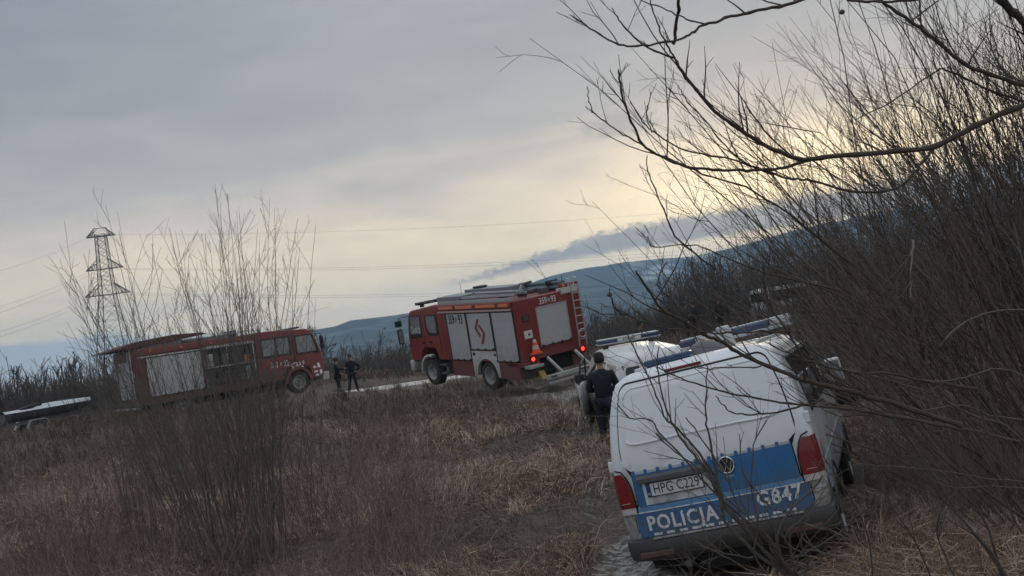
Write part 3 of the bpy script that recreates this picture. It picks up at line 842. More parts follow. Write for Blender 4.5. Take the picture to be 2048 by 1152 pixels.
        MB().box((min(s*0.825, s*0.85), 0.55, 1.80), (max(s*0.825, s*0.85), 3.3, 1.83)).build('window_rail', alu2, root)
        # mirror
        mr = MB().box((min(s*0.90, s*1.02), 3.32, 1.26), (max(s*0.90, s*1.02), 3.40, 1.33)).build('mirror_arm', black, root)
        MB().box((min(s*0.985, s*1.17), 3.30, 1.28), (max(s*0.985, s*1.17), 3.42, 1.56)).build('mirror_housing', white, mr, bevel=0.035, seg=3)
        MB().box((min(s*1.0, s*1.155), 3.285, 1.31), (max(s*1.0, s*1.155), 3.299, 1.53)).build('mirror_glass', mat('mirror_silver', (0.5, 0.52, 0.54), 0.15, metal=0.6), mr)
        MB().box((min(s*1.02, s*1.22), 3.30, 1.02), (max(s*1.02, s*1.26), 3.40, 1.22)).build('lower_mirror', black, mr, bevel=0.04, seg=3)
    # roof: brake light, aerial hump, blue light, main light bar
    MB().box((-0.24, 0.245, 1.908), (0.12, 0.29, 1.933)).build('high_brake_light', lens_red, root, bevel=0.006)
    rb = MB().box((-0.52, 0.70, 1.985), (-0.04, 0.86, 2.045)).build('rear_blue_light', lens_blue, root, bevel=0.018, seg=3)
    MB().box((-0.50, 0.72, 1.955), (-0.06, 0.84, 1.99)).build('light_mount', black, rb)
    hv, hf = quadgrid(lambda u, v: (u, v, 1.97 + 0.135 * (max(0, 1 - ((u + 0.0) / 0.25) ** 2)) ** 0.6 * (max(0, 1 - ((v - 1.45) / 0.5) ** 2)) ** 0.6), lin(-0.25, 0.25, 13), lin(0.95, 1.95, 13))
    MB().add(hv, hf).build('roof_vent_hump', mat('vent_grey', (0.06, 0.06, 0.068), 0.5), root, smooth=True)
    lb = MB().box((-0.55, 2.85, 2.04), (0.80, 3.12, 2.075)).build('light_bar', alu2, root, bevel=0.006)
    for x0, x1, m_ in ((-0.55, -0.36, lens_blue), (-0.35, 0.06, lens_clear), (0.07, 0.54, lens_blue), (0.55, 0.80, lens_clear)):
        MB().box((x0, 2.86, 2.077), (x1, 3.11, 2.15)).build('light_lens', m_, lb, bevel=0.02, seg=3)
    MB().box((-0.53, 2.88, 2.152), (0.78, 3.09, 2.17)).build('light_bar_top', white, lb, bevel=0.006)
    for x in (-0.55, 0.55): MB().box((x - 0.04, 2.9, 1.96), (x + 0.04, 3.05, 2.04)).build('bar_foot', black, lb)
    MB().hexa([(0.05, 1.9, 1.975), (0.23, 1.9, 1.975), (0.23, 2.1, 1.975), (0.05, 2.1, 1.975), (0.07, 1.93, 2.20), (0.20, 1.93, 2.20), (0.20, 2.05, 2.20), (0.07, 2.05, 2.20)]).build('roof_box', white2, root, bevel=0.015)
    MB().box((-0.18, 2.3, 1.985), (-0.05, 2.5, 2.05)).box((-0.45, 2.35, 1.985), (-0.36, 2.5, 2.04)).build('camera_housing', white2, root, bevel=0.01)
    MB().tube([(0.35, 2.3, 1.97), (0.36, 2.25, 2.25)], 0.004, 5).build('aerial', black, root)
    for s in (-1, 1): MB().box((min(s*0.60, s*0.63), 0.7, 1.965), (max(s*0.60, s*0.63), 3.5, 1.99)).build('roof_rail', white2, root, bevel=0.006)
VAN_POS = at(1484, 1172, 8.45); VAN_POS.z = -0.08; VAN_ROT = pose(20.5, -1.0, -6.8) @ Matrix.Diagonal((1, 1, 1.05, 1))
build_police_van()

# ---------------- fire engine in the middle of the picture
RED_T = red
def shutter(root, side_fn, u0, u1, z0, z1, latches, nslat=None, name='shutter', m=None):
    """roller shutter of slats; side_fn(u, z, out) -> local point"""
    V = []; Fc = []
    n = int((z1 - z0) / 0.06)
    us = [u0, u1]
    for i in range(n):
        za = z0 + (z1 - z0) * i / n; zb = z0 + (z1 - z0) * (i + 1) / n; k = len(V)
        for z, o_ in ((za, 0.002), (za + 0.008, 0.014), (zb - 0.008, 0.014), (zb, 0.002)):
            V.append(side_fn(u0, z, o_)); V.append(side_fn(u1, z, o_))
        for q in range(3): Fc.append((k+2*q, k+2*q+1, k+2*q+3, k+2*q+2))
    sh = MB().add(V, Fc).build(name, m or alu, root)
    fr = MB()
    for a, b_ in (((u0 - 0.02, z0 - 0.02), (u0 - 0.02, z1 + 0.02)), ((u1 + 0.02, z0 - 0.02), (u1 + 0.02, z1 + 0.02)), ((u0 - 0.02, z1 + 0.02), (u1 + 0.02, z1 + 0.02))):
        fr.bar(side_fn(a[0], a[1], 0.01), side_fn(b_[0], b_[1], 0.01), 0.035)
    fr.build('shutter_frame', black if name == 'shutter' else alu2, sh)
    MB().bar(side_fn(u0, z0 + 0.03, 0.03), side_fn(u1, z0 + 0.03, 0.03), 0.045).build('handle_bar', alu2, sh)
    for i in range(latches):
        u = u0 + (u1 - u0) * (i + 0.06) / (latches - 1 + 0.12) if latches > 1 else (u0 + u1) / 2
        c = Vector(side_fn(u, z0 + 0.02, 0.05))
        MB().bar(c - Vector((0, 0, 0.05)), c + Vector((0, 0, 0.03)), 0.055).build('latch', black, sh)
    return sh

def build_fire_engine():
    root = empty('fire_engine', FE_POS, FE_ROT, 'red fire engine with grey shutters marked 359D93, in the centre with lit tail lamps', 'fire engine', 'fire engines')
    W = 1.25; BL = 4.75; CL = 7.35; ZR = 3.12
    L_ = lambda u, z, o_: (-W - o_, u, z)
    Rr = lambda u, z, o_: (u, -o_, z)
    body = MB().box((-W, 0.0, 1.02), (W, BL, ZR)).box((-W, 0.0, 0.84), (-0.62, 0.9, 1.02)).box((0.80, 0.0, 0.84), (W, 0.9, 1.02)).build('body', red, root, bevel=0.03)
    # skirts either side of the rear wheel
    for s in (-1, 1):
        for y0, y1 in ((0.25, 1.32), (3.0, 4.35)):
            MB().box((min(s*W, s*(W-0.45)), y0, 0.44), (max(s*W, s*(W-0.45)), y1, 1.015)).build('skirt', red, root, bevel=0.02)
        # white arch panel
        p = [(1.36, 0.42), (1.36, 1.40), (2.94, 1.40), (2.94, 0.42), (2.80, 0.42)]
        p += [(2.12 + 0.66 * math.cos(a), 0.50 + 0.66 * math.sin(a)) for a in lin(0.05, math.pi - 0.05, 17)] + [(1.46, 0.42)]
        V = [(s*(W+0.012), y, z) for y, z in p] + [(s*(W-0.06), y, z) for y, z in p]; n = len(p)
        bb = MB(); bb.v = V
        top_y = lin(1.36, 2.94, 19); outer = [(y, 1.40) for y in top_y]
        # build as a strip between outer outline and arch
        arch = [(2.12 + 0.62 * math.cos(a), 0.50 + 0.62 * math.sin(a)) for a in lin(math.pi, 0, 19)]
        out = []
        for i, (ya, za) in enumerate(arch):
            t = i / 18
            if t < 0.22: out.append((1.36, 0.45 + (1.40 - 0.45) * (t / 0.22)))
            elif t > 0.78: out.append((2.94, 1.40 - (1.40 - 0.45) * ((t - 0.78) / 0.22)))
            else: out.append((1.36 + (2.94 - 1.36) * (t - 0.22) / 0.56, 1.40))
        bb = MB()
        for o_ in (0.014, -0.10):
            for (a, b_), (c, d) in zip(arch, out): bb.v += [(s*(W+o_), a, b_), (s*(W+o_), c, d)]
        n = 38
        for i in range(18):
            k = 2*i; bb.f += [(k, k+1, k+3, k+2), (n+k, n+k+2, n+k+3, n+k+1), (k, k+2, n+k+2, n+k), (k+1, n+k+1, n+k+3, k+3)]
        wa = bb.build('wheel_arch_panel', trim_w, root)
        MB().box((min(s*(W+0.015), s*(W+0.04)), 1.46, 1.24), (max(s*(W+0.015), s*(W+0.04)), 1.54, 1.32)).box((min(s*(W+0.015), s*(W+0.04)), 2.72, 1.24), (max(s*(W+0.015), s*(W+0.04)), 2.82, 1.34)).build('latch', black, wa)
    # shutters on the left flank (rear to front), mirrored plain on the right
    for s in (-1, 1):
        fn = (lambda u, z, o_, s=s: (s*(W + o_), u, z))
        shutter(root, fn, 0.16, 1.36, 1.06, 2.76, 4)
        mid = shutter(root, fn, 1.46, 2.88, 1.46, 2.76, 4)
        fro = shutter(root, fn, 2.98, 4.22, 1.06, 2.76, 4)
        if s < 0:
            # red double-chevron emblem on the middle shutter
            def chev(pts, w):
                bb = MB()
                for p, q in zip(pts[:-1], pts[1:]): bb.bar((-W - 0.022, p[0], p[1]), (-W - 0.022, q[0], q[1]), 0.014, w)
                return bb
            e = MB()
            def quad(a): e.add([(-W - 0.020, y, z) for y, z in a], [(0, 1, 2, 3)])
            cy, cz = 2.17, 2.13
            # upper stroke leaning down to the left, lower stroke leaning down to the right
            quad([(cy + 0.10, cz + 0.42), (cy - 0.04, cz + 0.42), (cy + 0.17, cz + 0.09), (cy + 0.31, cz + 0.09)])
            quad([(cy + 0.31, cz + 0.09), (cy + 0.17, cz + 0.09), (cy - 0.02, cz - 0.17), (cy + 0.07, cz - 0.24)])
            quad([(cy + 0.06, cz + 0.16), (cy + 0.0, cz + 0.25), (cy - 0.30, cz - 0.09), (cy - 0.16, cz - 0.09)])
            quad([(cy - 0.16, cz - 0.09), (cy - 0.30, cz - 0.09), (cy - 0.09, cz - 0.48), (cy + 0.04, cz - 0.48)])
            e.build('emblem', redb, mid)
            text_on('lettering', '359', 0.46, ink, fro, lambda u, v: (-W - 0.022, 3.90 - u, v + 2.54), bold=0.004, sx=0.62)
            text_on('lettering', 'D', 0.22, ink, fro, lambda u, v: (-W - 0.022, 3.585 - u, v + 2.54), sx=0.8)
            text_on('lettering', '93', 0.46, ink, fro, lambda u, v: (-W - 0.022, 3.30 - u, v + 2.54), bold=0.004, sx=0.62)
        # cant rail with pale band and amber film
        MB().box((min(s*W, s*(W+0.035)), 0.18, 2.80), (max(s*W, s*(W+0.035)), BL, 2.87)).build('trim_rail', mat('pale_rail', (0.50, 0.36, 0.34), 0.5), root, bevel=0.01)
        MB().box((min(s*W, s*(W+0.05)), 0.10, 2.92), (max(s*W, s*(W+0.05)), BL, 3.10)).build('light_housing', red, root, bevel=0.015)
        for y0, y1 in ((0.25, 0.80), (1.0, 2.15), (2.4, 3.45), (3.65, 4.6)):
            MB().box((min(s*(W+0.05), s*(W+0.062)), y0, 2.95), (max(s*(W+0.05), s*(W+0.062)), y1, 3.06)).build('orange_film', orange, root)
    # rear wall
    rs = shutter(root, Rr, -0.46, 0.66, 1.42, 2.72, 4, name='rear_shutter')
    text_on('lettering', '359', 0.30, reflective, root, lambda u, v: (u - 0.17, -0.006, v + 2.915), bold=0.004, sx=0.68)
    text_on('lettering', 'D', 0.15, reflective, root, lambda u, v: (u + 0.055, -0.006, v + 2.915), bold=0.004, sx=0.8)
    text_on('lettering', '93', 0.30, reflective, root, lambda u, v: (u + 0.235, -0.006, v + 2.915), bold=0.004, sx=0.68)
    vt = MB().box((-1.03, -0.02, 2.36), (-0.79, 0.0, 2.58)).build('vent', black, root)
    MB().box((-1.0, -0.028, 2.40), (-0.82, -0.02, 2.43)).box((-1.0, -0.028, 2.46), (-0.82, -0.02, 2.49)).box((-1.0, -0.028, 2.52), (-0.82, -0.02, 2.55)).build('vent_louvre', galv, vt)
    sg = MB().box((-1.06, -0.035, 1.78), (-0.76, -0.01, 2.05)).build('notice_board', plate_w, root, bevel=0.02)
    MB().lathe([(-0.042, 0.045), (-0.036, 0.05)], 'Y', (-0.88, 0, 1.92), n=14).build('red_symbol', redb, sg)
    MB().box((-1.02, -0.16, 1.20), (-0.62, 0.0, 1.24)).build('cone_holder', galv, root)
    for x, z in ((-0.88, 1.06), (1.04, 0.98)):
        h = MB().box((x - 0.11, -0.03, z - 0.13), (x + 0.11, 0.0, z + 0.13)).build('light_unit', lens_red, root, bevel=0.015)
        MB().lathe([(-0.05, 0.055), (-0.03, 0.07)], 'Y', (x, 0, z + 0.01), n=16).build('lit_tail_lamp', lit_red, h)
    MB().box((-1.22, -0.30, 0.80), (-0.70, 0.0, 0.90)).build('rear_step', alu2, root, bevel=0.01)
    MB().box((-1.1, 0.05, 0.42), (-0.6, 0.7, 0.84)).build('rear_locker', mat('grimy_steel', (0.05, 0.04, 0.035), 0.8, dirt=0.6), root, bevel=0.02)
    MB().prism([(-0.2, 0.35), (0.05, 0.35), (0.0, 0.62)], 'X', -0.75, -0.55).build('wheel_chock', mat('dull_yellow', (0.42, 0.30, 0.05), 0.6), root)
    MB().box((-0.62, 0.3, 0.45), (0.80, 4.3, 1.02)).box((-0.35, 4.3, 0.5), (0.35, 7.0, 1.0)).build('chassis', under, root)
    # tow beam on two struts
    bm_ = MB().box((-0.95, -0.78, 0.40), (0.98, -0.66, 0.54)).build('rear_beam', trim_w, root, bevel=0.01)
    MB().box((-0.85, -0.786, 0.45), (-0.62, -0.78, 0.50)).box((0.28, -0.786, 0.45), (0.42, -0.78, 0.50)).build('beam_slot', black, bm_)
    MB().box((0.50, -0.79, 0.43), (0.80, -0.78, 0.50)).build('beam_reflector', lens_red, bm_)
    MB().box((-0.90, -0.77, 0.24), (0.55, -0.68, 0.32)).build('lower_rail', trim_w, root, bevel=0.01)
    for x in (-0.35, 0.72): MB().bar((x - 0.05, -0.10, 1.02), (x + 0.02, -0.70, 0.50), 0.07).build('strut', trim_w, root)
    # ladder on the right of the rear wall
    rails = []
    for x in (0.88, 1.17):
        pts = [(x, -0.10, 1.10), (x, -0.14, 1.4), (x, -0.14, 3.30), (x, -0.10, 3.46), (x, 0.05, 3.50)]
        rails.append(MB().tube(pts, 0.022, 8).build('ladder_rail', alu2, root, smooth=True))
    for i in range(8): MB().tube([(0.88, -0.14, 1.35 + i * 0.27), (1.17, -0.14, 1.35 + i * 0.27)], 0.016, 6).build('ladder_rung', alu2, root)
    MB().box((0.55, -0.03, 3.0), (1.20, 0.25, 3.20)).build('ladder_bracket', trim_w, root, bevel=0.02)
    MB().box((0.52, -0.05, 3.22), (1.22, 0.06, 3.36)).build('rear_warning_light', redb, root, bevel=0.02)
    for x in (0.62, 0.82, 1.02): MB().box((x, -0.058, 3.25), (x + 0.06, -0.05, 3.33)).build('warning_lens', lens_clear, root)
    MB().tube([(1.02 + 0.14*math.cos(a), -0.18, 1.55 + 0.14*math.sin(a)) for a in lin(0, 2*math.pi, 17)], 0.02, 6).build('hose_coil', alu2, root, smooth=True)
    # wheels
    for s in (-1, 1):
        wheel(root, (s*1.02, 2.12, 0.50), 0.515, 0.36, s); wheel(root, (s*1.05, 5.95, 0.50), 0.515, 0.32, s)
    # cab
    y0, y1 = BL + 0.02, CL
    prof = [(y0, 1.0), (5.30, 1.0), (5.34, 1.28), (5.50, 1.46), (6.30, 1.46), (6.52, 1.25), (6.60, 0.95), (y1 - 0.02, 0.92), (y1 + 0.03, 1.25), (y1, 1.9), (y1 - 0.22, 2.72), (y1 - 0.42, 2.93), (y0 + 0.4, 3.12), (y0, 3.12)]
    cab = MB().prism(prof, 'X', -1.21, 1.21).build('cab', redb, root, bevel=0.05, seg=3)
    for s in (-1, 1):
        X = lambda o_: s * (1.21 + o_)
        def side_poly(name, m, pp, o0, o1, par, bev=0.0):
            return MB().prism(pp, 'X', min(X(o0), X(o1)), max(X(o0), X(o1))).build(name, m, par, bevel=bev)
        # crew door and window
        side_poly('window_surround', black, [(5.10, 1.93), (5.75, 1.93), (5.92, 2.15), (5.88, 2.76), (5.05, 2.76), (4.98, 2.12)], -0.005, 0.008, root)
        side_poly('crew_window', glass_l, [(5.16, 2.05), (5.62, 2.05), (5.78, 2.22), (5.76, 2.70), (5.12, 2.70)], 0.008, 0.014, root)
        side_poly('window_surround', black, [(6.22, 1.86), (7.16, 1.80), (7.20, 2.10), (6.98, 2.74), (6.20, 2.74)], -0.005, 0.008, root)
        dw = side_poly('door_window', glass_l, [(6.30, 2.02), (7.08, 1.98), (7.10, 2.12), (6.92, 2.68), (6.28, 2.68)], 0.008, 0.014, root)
        if s < 0: text_on('window_lettering', 'STRA\u017b', 0.30, plate_w, dw, lambda u, v: (X(0.017), 6.66 + u, v + 2.14), bold=0.003, sx=0.75)
        for yy in (4.98, 6.08): side_poly('door_seam', seam, [(yy, 1.20), (yy + 0.025, 1.20), (yy + 0.025, 2.86), (yy, 2.86)], -0.002, 0.004, root)
        side_poly('door_handle', black, [(5.60, 1.66), (5.80, 1.66), (5.80, 1.72), (5.60, 1.72)], 0.0, 0.03, root)
        side_poly('door_handle', black, [(6.18, 1.62), (6.36, 1.62), (6.36, 1.68), (6.18, 1.68)], 0.0, 0.03, root)
        # front mudguard, steps
        arc = lin(math.pi * 0.60, -0.12, 17); g_ = MB()
        for o_ in (0.05, -0.10):
            for r_ in (0.60, 0.68):
                for a in arc: g_.v.append((X(o_), 5.95 + r_*math.cos(a)*1.02, 0.52 + r_*math.sin(a)))
        n = 17
        for i in range(n - 1):
            g_.f += [(i, i+1, n+i+1, n+i), (2*n+i, 3*n+i, 3*n+i+1, 2*n+i+1), (n+i, n+i+1, 3*n+i+1, 3*n+i), (i, 2*n+i, 2*n+i+1, i+1)]
        g_.build('mudguard', trim_w, root)
        st = MB()
        for z in (0.45, 0.78): st.box((min(X(-0.35), X(0.0)), 4.85, z), (max(X(-0.35), X(0.0)), 5.30, z + 0.05))
        st.build('cab_step', galv, root)
        MB().box((min(X(-0.4), X(-0.06)), 4.4, 0.45), (max(X(-0.4), X(-0.06)), 4.82, 0.98)).build('fuel_tank', under, root, bevel=0.04)
        # mirrors
        arm = MB().tube([(X(0.0), 7.10, 2.72), (X(0.28), 7.32, 2.70), (X(0.30), 7.32, 1.52), (X(0.0), 7.12, 1.55)], 0.018, 6).build('mirror_arm', black, root)
        MB().box((min(X(0.20), X(0.46)), 7.27, 2.36), (max(X(0.20), X(0.42)), 7.37, 2.60)).build('mirror_housing', black, arm, bevel=0.03)
        MB().box((min(X(0.20), X(0.42)), 7.27, 1.66), (max(X(0.20), X(0.42)), 7.37, 2.26)).build('mirror_housing', black, arm, bevel=0.03)
        MB().box((min(X(0.225), X(0.395)), 7.26, 1.70), (max(X(0.225), X(0.395)), 7.272, 2.22)).build('mirror_glass', glass_l, arm)
    MB().box((-1.23, 7.22, 0.50), (1.23, 7.52, 0.92)).build('front_bumper', trim_w, root, bevel=0.04)
    for s in (-1, 1):
        MB().box((min(s*0.85, s*1.18), 7.34, 0.98), (max(s*0.85, s*1.18), 7.42, 1.20)).build('headlight', lens_clear, root, bevel=0.02)
    MB().hexa([(-1.08, CL + 0.012, 1.92), (1.08, CL + 0.012, 1.92), (1.08, CL - 0.03, 1.92), (-1.08, CL - 0.03, 1.92), (-1.0, CL - 0.20, 2.68), (1.0, CL - 0.20, 2.68), (1.0, CL - 0.25, 2.66), (-1.0, CL - 0.25, 2.66)]).build('windscreen', glass, root)
    lb = MB().box((-1.0, 6.52, 3.10), (1.0, 6.85, 3.21)).build('light_bar', black, root, bevel=0.03)
    for x in lin(-0.85, 0.62, 6): MB().box((x, 6.50, 3.13), (x + 0.16, 6.52, 3.18)).build('light_lens', galv, lb)
    for x in (-0.8, 0.8): MB().box((x - 0.05, 6.6, 3.0), (x + 0.05, 6.75, 3.10)).build('bar_foot', black, lb)
    # roof deck with lockers, ladders, hard suction hose, monitor
    MB().box((-1.24, 0.05, ZR + 0.0), (-1.20, 4.7, ZR + 0.12)).box((1.20, 0.05, ZR), (1.24, 4.7, ZR + 0.12)).build('roof_rail', alu2, root)
    MB().box((-1.10, 3.45, ZR + 0.01), (-0.25, 4.95, ZR + 0.26)).build('roof_locker', mat('locker_grey', (0.24, 0.255, 0.27), 0.5, metal=0.3), root, bevel=0.01)
    MB().box((0.0, 2.2, ZR + 0.01), (0.75, 4.9, ZR + 0.34)).build('roof_locker', MATS['locker_grey'], root, bevel=0.01)
    MB().box((0.15, 4.2, ZR + 0.345), (0.55, 4.6, ZR + 0.43)).build('roof_hatch', black, root, bevel=0.04)
    ld = None
    for x in (-1.05, -0.62):
        o = MB().box((x, 0.2, ZR + 0.15), (x + 0.05, 4.3, ZR + 0.22)).build('roof_ladder_beam', alu2, root)
        ld = ld or o
    for i in range(14): MB().box((-1.0, 0.4 + i * 0.28, ZR + 0.165), (-0.62, 0.43 + i * 0.28, ZR + 0.20)).build('roof_ladder_rung', alu2, ld)
    for i, (x, z) in enumerate(((0.85, 0.10), (1.02, 0.10), (0.93, 0.25))):
        MB().tube([(x, 0.3, ZR + z), (x, 3.6, ZR + z)], 0.07, 10).build('suction_hose', mat('hose_green', (0.10, 0.15, 0.16), 0.6), root, smooth=True)
    for y in (0.9, 2.4): MB().box((0.7, y, ZR), (1.15, y + 0.06, ZR + 0.36)).build('hose_strap', black, root)
    mo = MB().tube([(-0.1, 1.2, ZR), (-0.1, 1.2, ZR + 0.26), (-0.05, 1.15, ZR + 0.38)], 0.06, 10).build('water_monitor', alu2, root, smooth=True)
    MB().tube([(-0.05, 1.3, ZR + 0.36), (0.02, 0.75, ZR + 0.46)], [0.07, 0.045], 10).build('monitor_barrel', galv, mo, smooth=True)
    for k, (x, y, a, b_) in enumerate(((-0.3, 0.9, 0.12, 0.3), (0.25, 0.6, 0.2, 0.22), (-0.45, 1.8, 0.16, 0.25), (0.4, 1.5, 0.2, 0.28))):
        MB().box((x, y, ZR + 0.01), (x + a + 0.1, y + b_, ZR + 0.14 + 0.05 * (k % 3))).build('roof_fitting', galv if k % 2 else black, root, bevel=0.02)
    for i in range(4):
        MB().tube([(-0.95 + 0.1*i, 0.25, ZR + 0.27), (-0.85 + 0.14*i, 2.6 + 0.4*i, ZR + 0.28)], 0.02, 6).build('roof_pole', alu2 if i % 2 else galv, root)
    MB().tube([(0.9, 0.3, ZR + 0.3), (0.9, 0.3, ZR + 0.52)], 0.012, 5).build('whip_aerial', black, root)
    MB().tube([(-0.1, 4.95, ZR), (-0.1, 4.95, ZR + 0.62)], 0.008, 5).build('whip_aerial', black, root)
    # cone standing in its holder
    Mw = Matrix.Translation(FE_POS) @ FE_ROT
    cone = empty('traffic_cone', Mw @ Vector((-0.82, -0.16, 1.24)), FE_ROT, 'orange and white traffic cone standing on the rear holder of the middle fire engine', 'traffic cone')
    corg = mat('cone_orange', (0.85, 0.10, 0.035), 0.5, vary=0.05)
    MB().box((-0.17, -0.12, 0.0), (0.17, 0.12, 0.05)).build('base', corg, cone, bevel=0.015)
    MB().lathe([(0.05, 0.135), (0.17, 0.11)], 'Z', n=20).build('cone_body', corg, cone, smooth=True)
    MB().lathe([(0.171, 0.109), (0.29, 0.085)], 'Z', n=20).build('white_band', plate_w, cone, smooth=True)
    MB().lathe([(0.291, 0.084), (0.40, 0.062)], 'Z', n=20).build('cone_body', corg, cone, smooth=True)
    MB().lathe([(0.401, 0.061), (0.50, 0.042)], 'Z', n=20).build('white_band', plate_w, cone, smooth=True)
FE_ROT = pose(-34.5, 4.4, -4.6) @ Matrix.Diagonal((1.08, 1.03, 0.965, 1))
_p = at(1048, 737, 30.6); _r = FE_ROT.to_3x3()
FE_POS = _p - _r @ Vector((-1.25, 0, 0.84))
build_fire_engine()

# ---------------- fire engine on the left, side on, with the raised canopy
def build_fire_engine_side():
    root = empty('fire_engine', FS_POS, FS_ROT, 'dark red fire engine marked 341D22 standing side on behind the tall shrub on the left', 'fire engine', 'fire engines')
    W = 1.25; BL = 5.25; CL = 8.5; ZR = 2.95
    MB().box((-W, 0, 0.62), (W, BL, ZR)).build('body', red_dirty, root, bevel=0.03)
    for s in (1, -1):
        fn = (lambda u, z, o_, s=s: (s*(W + o_), u, z))
        shutter(root, fn, 0.45, 2.75, 0.95, 2.52, 5)
        # open locker with kit on show
        lk = MB().box((min(s*(W+0.002), s*(W+0.012)), 2.9, 0.98), (max(s*(W+0.002), s*(W+0.012)), 5.1, 2.60)).build('open_locker', under, root)
        fr = MB()
        for a, b_ in (((2.88, 0.95), (2.88, 2.64)), ((5.12, 0.95), (5.12, 2.64)), ((2.88, 2.64), (5.12, 2.64)), ((2.9, 1.75), (5.1, 1.75)), ((3.9, 0.95), (3.9, 2.6))):
            fr.bar(fn(*a, 0.03), fn(*b_, 0.03), 0.04)
        fr.build('locker_frame', alu2, lk)
        rnd = random.Random(4)
        for i in range(12):
            y = 2.98 + (i % 6) * 0.34; z = 1.02 + (i // 6) * 0.78
            c = rnd.choice([alu2, black, galv, MATS['grimy_steel'], lens_amber, grey, black])
            MB().box((min(s*(W+0.012), s*(W+0.05)), y, z), (max(s*(W+0.012), s*(W+0.05)), y + rnd.uniform(0.15, 0.3), z + rnd.uniform(0.2, 0.6))).build('stowed_kit', c, lk, bevel=0.02)
        MB().box((min(s*W, s*(W+0.04)), 0.1, 2.56), (max(s*W, s*(W+0.04)), 5.2, 2.62)).build('trim_rail', alu2, root)
        MB().box((min(s*W, s*(W+0.06)), 0.05, 2.66), (max(s*W, s*(W+0.06)), 5.22, 2.93)).build('light_housing', red, root, bevel=0.02)
        for y in (0.6, 1.9, 3.2, 4.5): MB().box((min(s*(W+0.06), s*(W+0.08)), y, 2.76), (max(s*(W+0.06), s*(W+0.08)), y + 0.09, 2.84)).build('side_marker', lens_amber, root)
        wheel(root, (s*1.02, 1.75, 0.50), 0.50, 0.34, s); wheel(root, (s*1.04, 7.15, 0.50), 0.50, 0.32, s)
    prof = [(BL + 0.02, 0.72), (6.45, 0.72), (6.52, 1.05), (6.75, 1.22), (7.55, 1.22), (7.78, 1.05), (7.85, 0.62), (CL - 0.02, 0.60), (CL + 0.02, 1.2), (CL - 0.05, 1.8), (CL - 0.32, 2.62), (CL - 0.62, 2.86), (BL + 0.6, 2.98), (BL + 0.02, 2.98)]
    MB().prism(prof, 'X', -1.22, 1.22).build('cab', red, root, bevel=0.05, seg=3)
    for s in (1, -1):
        X = lambda o_: s * (1.22 + o_)
        def sp(name, m, pp, o0, o1, par=root): return MB().prism(pp, 'X', min(X(o0), X(o1)), max(X(o0), X(o1))).build(name, m, par)
        sp('window_surround', black, [(5.50, 1.78), (6.95, 1.78), (6.95, 2.66), (5.50, 2.66)], -0.005, 0.008)
        sp('crew_window', glass_l, [(5.58, 1.88), (6.18, 1.88), (6.18, 2.58), (5.58, 2.58)], 0.008, 0.014)
        sp('crew_window', glass_l, [(6.30, 1.88), (6.86, 1.88), (6.86, 2.58), (6.30, 2.58)], 0.008, 0.014)
        sp('window_surround', black, [(7.18, 1.72), (8.30, 1.72), (8.30, 1.95), (8.08, 2.62), (7.18, 2.62)], -0.005, 0.008)
        sp('door_window', glass_l, [(7.26, 1.82), (8.20, 1.82), (8.20, 1.95), (8.02, 2.55), (7.26, 2.55)], 0.008, 0.014)
        for yy in (5.42, 7.04, 7.10): sp('door_seam', seam, [(yy, 0.85), (yy + 0.03, 0.85), (yy + 0.03, 2.78), (yy, 2.78)], -0.002, 0.004)
        sp('door_handle', black, [(6.75, 1.50), (6.95, 1.50), (6.95, 1.57), (6.75, 1.57)], 0.0, 0.03)
        arm = MB().tube([(X(0.0), 8.12, 2.6), (X(0.26), 8.40, 2.55), (X(0.26), 8.40, 1.75), (X(0.0), 8.22, 1.72)], 0.02, 6).build('mirror_arm', black, root)
        MB().box((min(X(0.16), X(0.38)), 8.35, 1.85), (max(X(0.16), X(0.38)), 8.45, 2.45)).build('mirror_housing', black, arm, bevel=0.03)
        g_ = MB(); arc = lin(math.pi, 0, 15); n = 15
        for o_ in (0.05, -0.08):
            for r_ in (0.56, 0.68):
                for a in arc: g_.v.append((X(o_), 7.15 + r_*math.cos(a), 0.52 + r_*math.sin(a)))
        for i in range(n - 1): g_.f += [(i, i+1, n+i+1, n+i), (2*n+i, 3*n+i, 3*n+i+1, 2*n+i+1), (n+i, n+i+1, 3*n+i+1, 3*n+i), (i, 2*n+i, 2*n+i+1, i+1)]
        g_.build('mudguard', red, root)
        d = 1 if s > 0 else -1
        text_on('lettering', '341', 0.36, reflective, root, lambda u, v: (X(0.012), 6.05 + d*u, v + 1.42), bold=0.005, sx=0.7)
        text_on('lettering', 'D', 0.22, reflective, root, lambda u, v: (X(0.012), 6.05 + d*(0.33 + u), v + 1.42), bold=0.003, sx=0.7)
        text_on('lettering', '22', 0.36, reflective, root, lambda u, v: (X(0.012), 6.05 + d*(0.58 + u), v + 1.42), bold=0.005, sx=0.7)
        def curve_map(u, v):
            a = math.pi / 2 - u / 0.9; return (X(0.056), 7.15 + d * math.cos(a) * (0.80 + v * 0.9), 0.50 + math.sin(a) * (0.80 + v))
        text_on('lettering', 'STRA\u017b', 0.30, reflective, root, curve_map, bold=0.006, sx=0.85)
        for k, (y, z, w_, h_) in enumerate(((7.93, 1.02, 0.16, 0.10), (8.16, 1.02, 0.14, 0.22), (7.96, 0.82, 0.2, 0.08), (8.24, 0.72, 0.14, 0.2), (8.02, 0.66, 0.16, 0.08))):
            sp('white_marking', reflective, [(y, z), (y + w_, z), (y + w_ - 0.04, z + h_), (y - 0.0, z + h_)], 0.004, 0.010)
    MB().box((-1.22, CL - 0.12, 0.42), (1.22, CL + 0.22, 0.78)).build('front_bumper', trim_w, root, bevel=0.04)
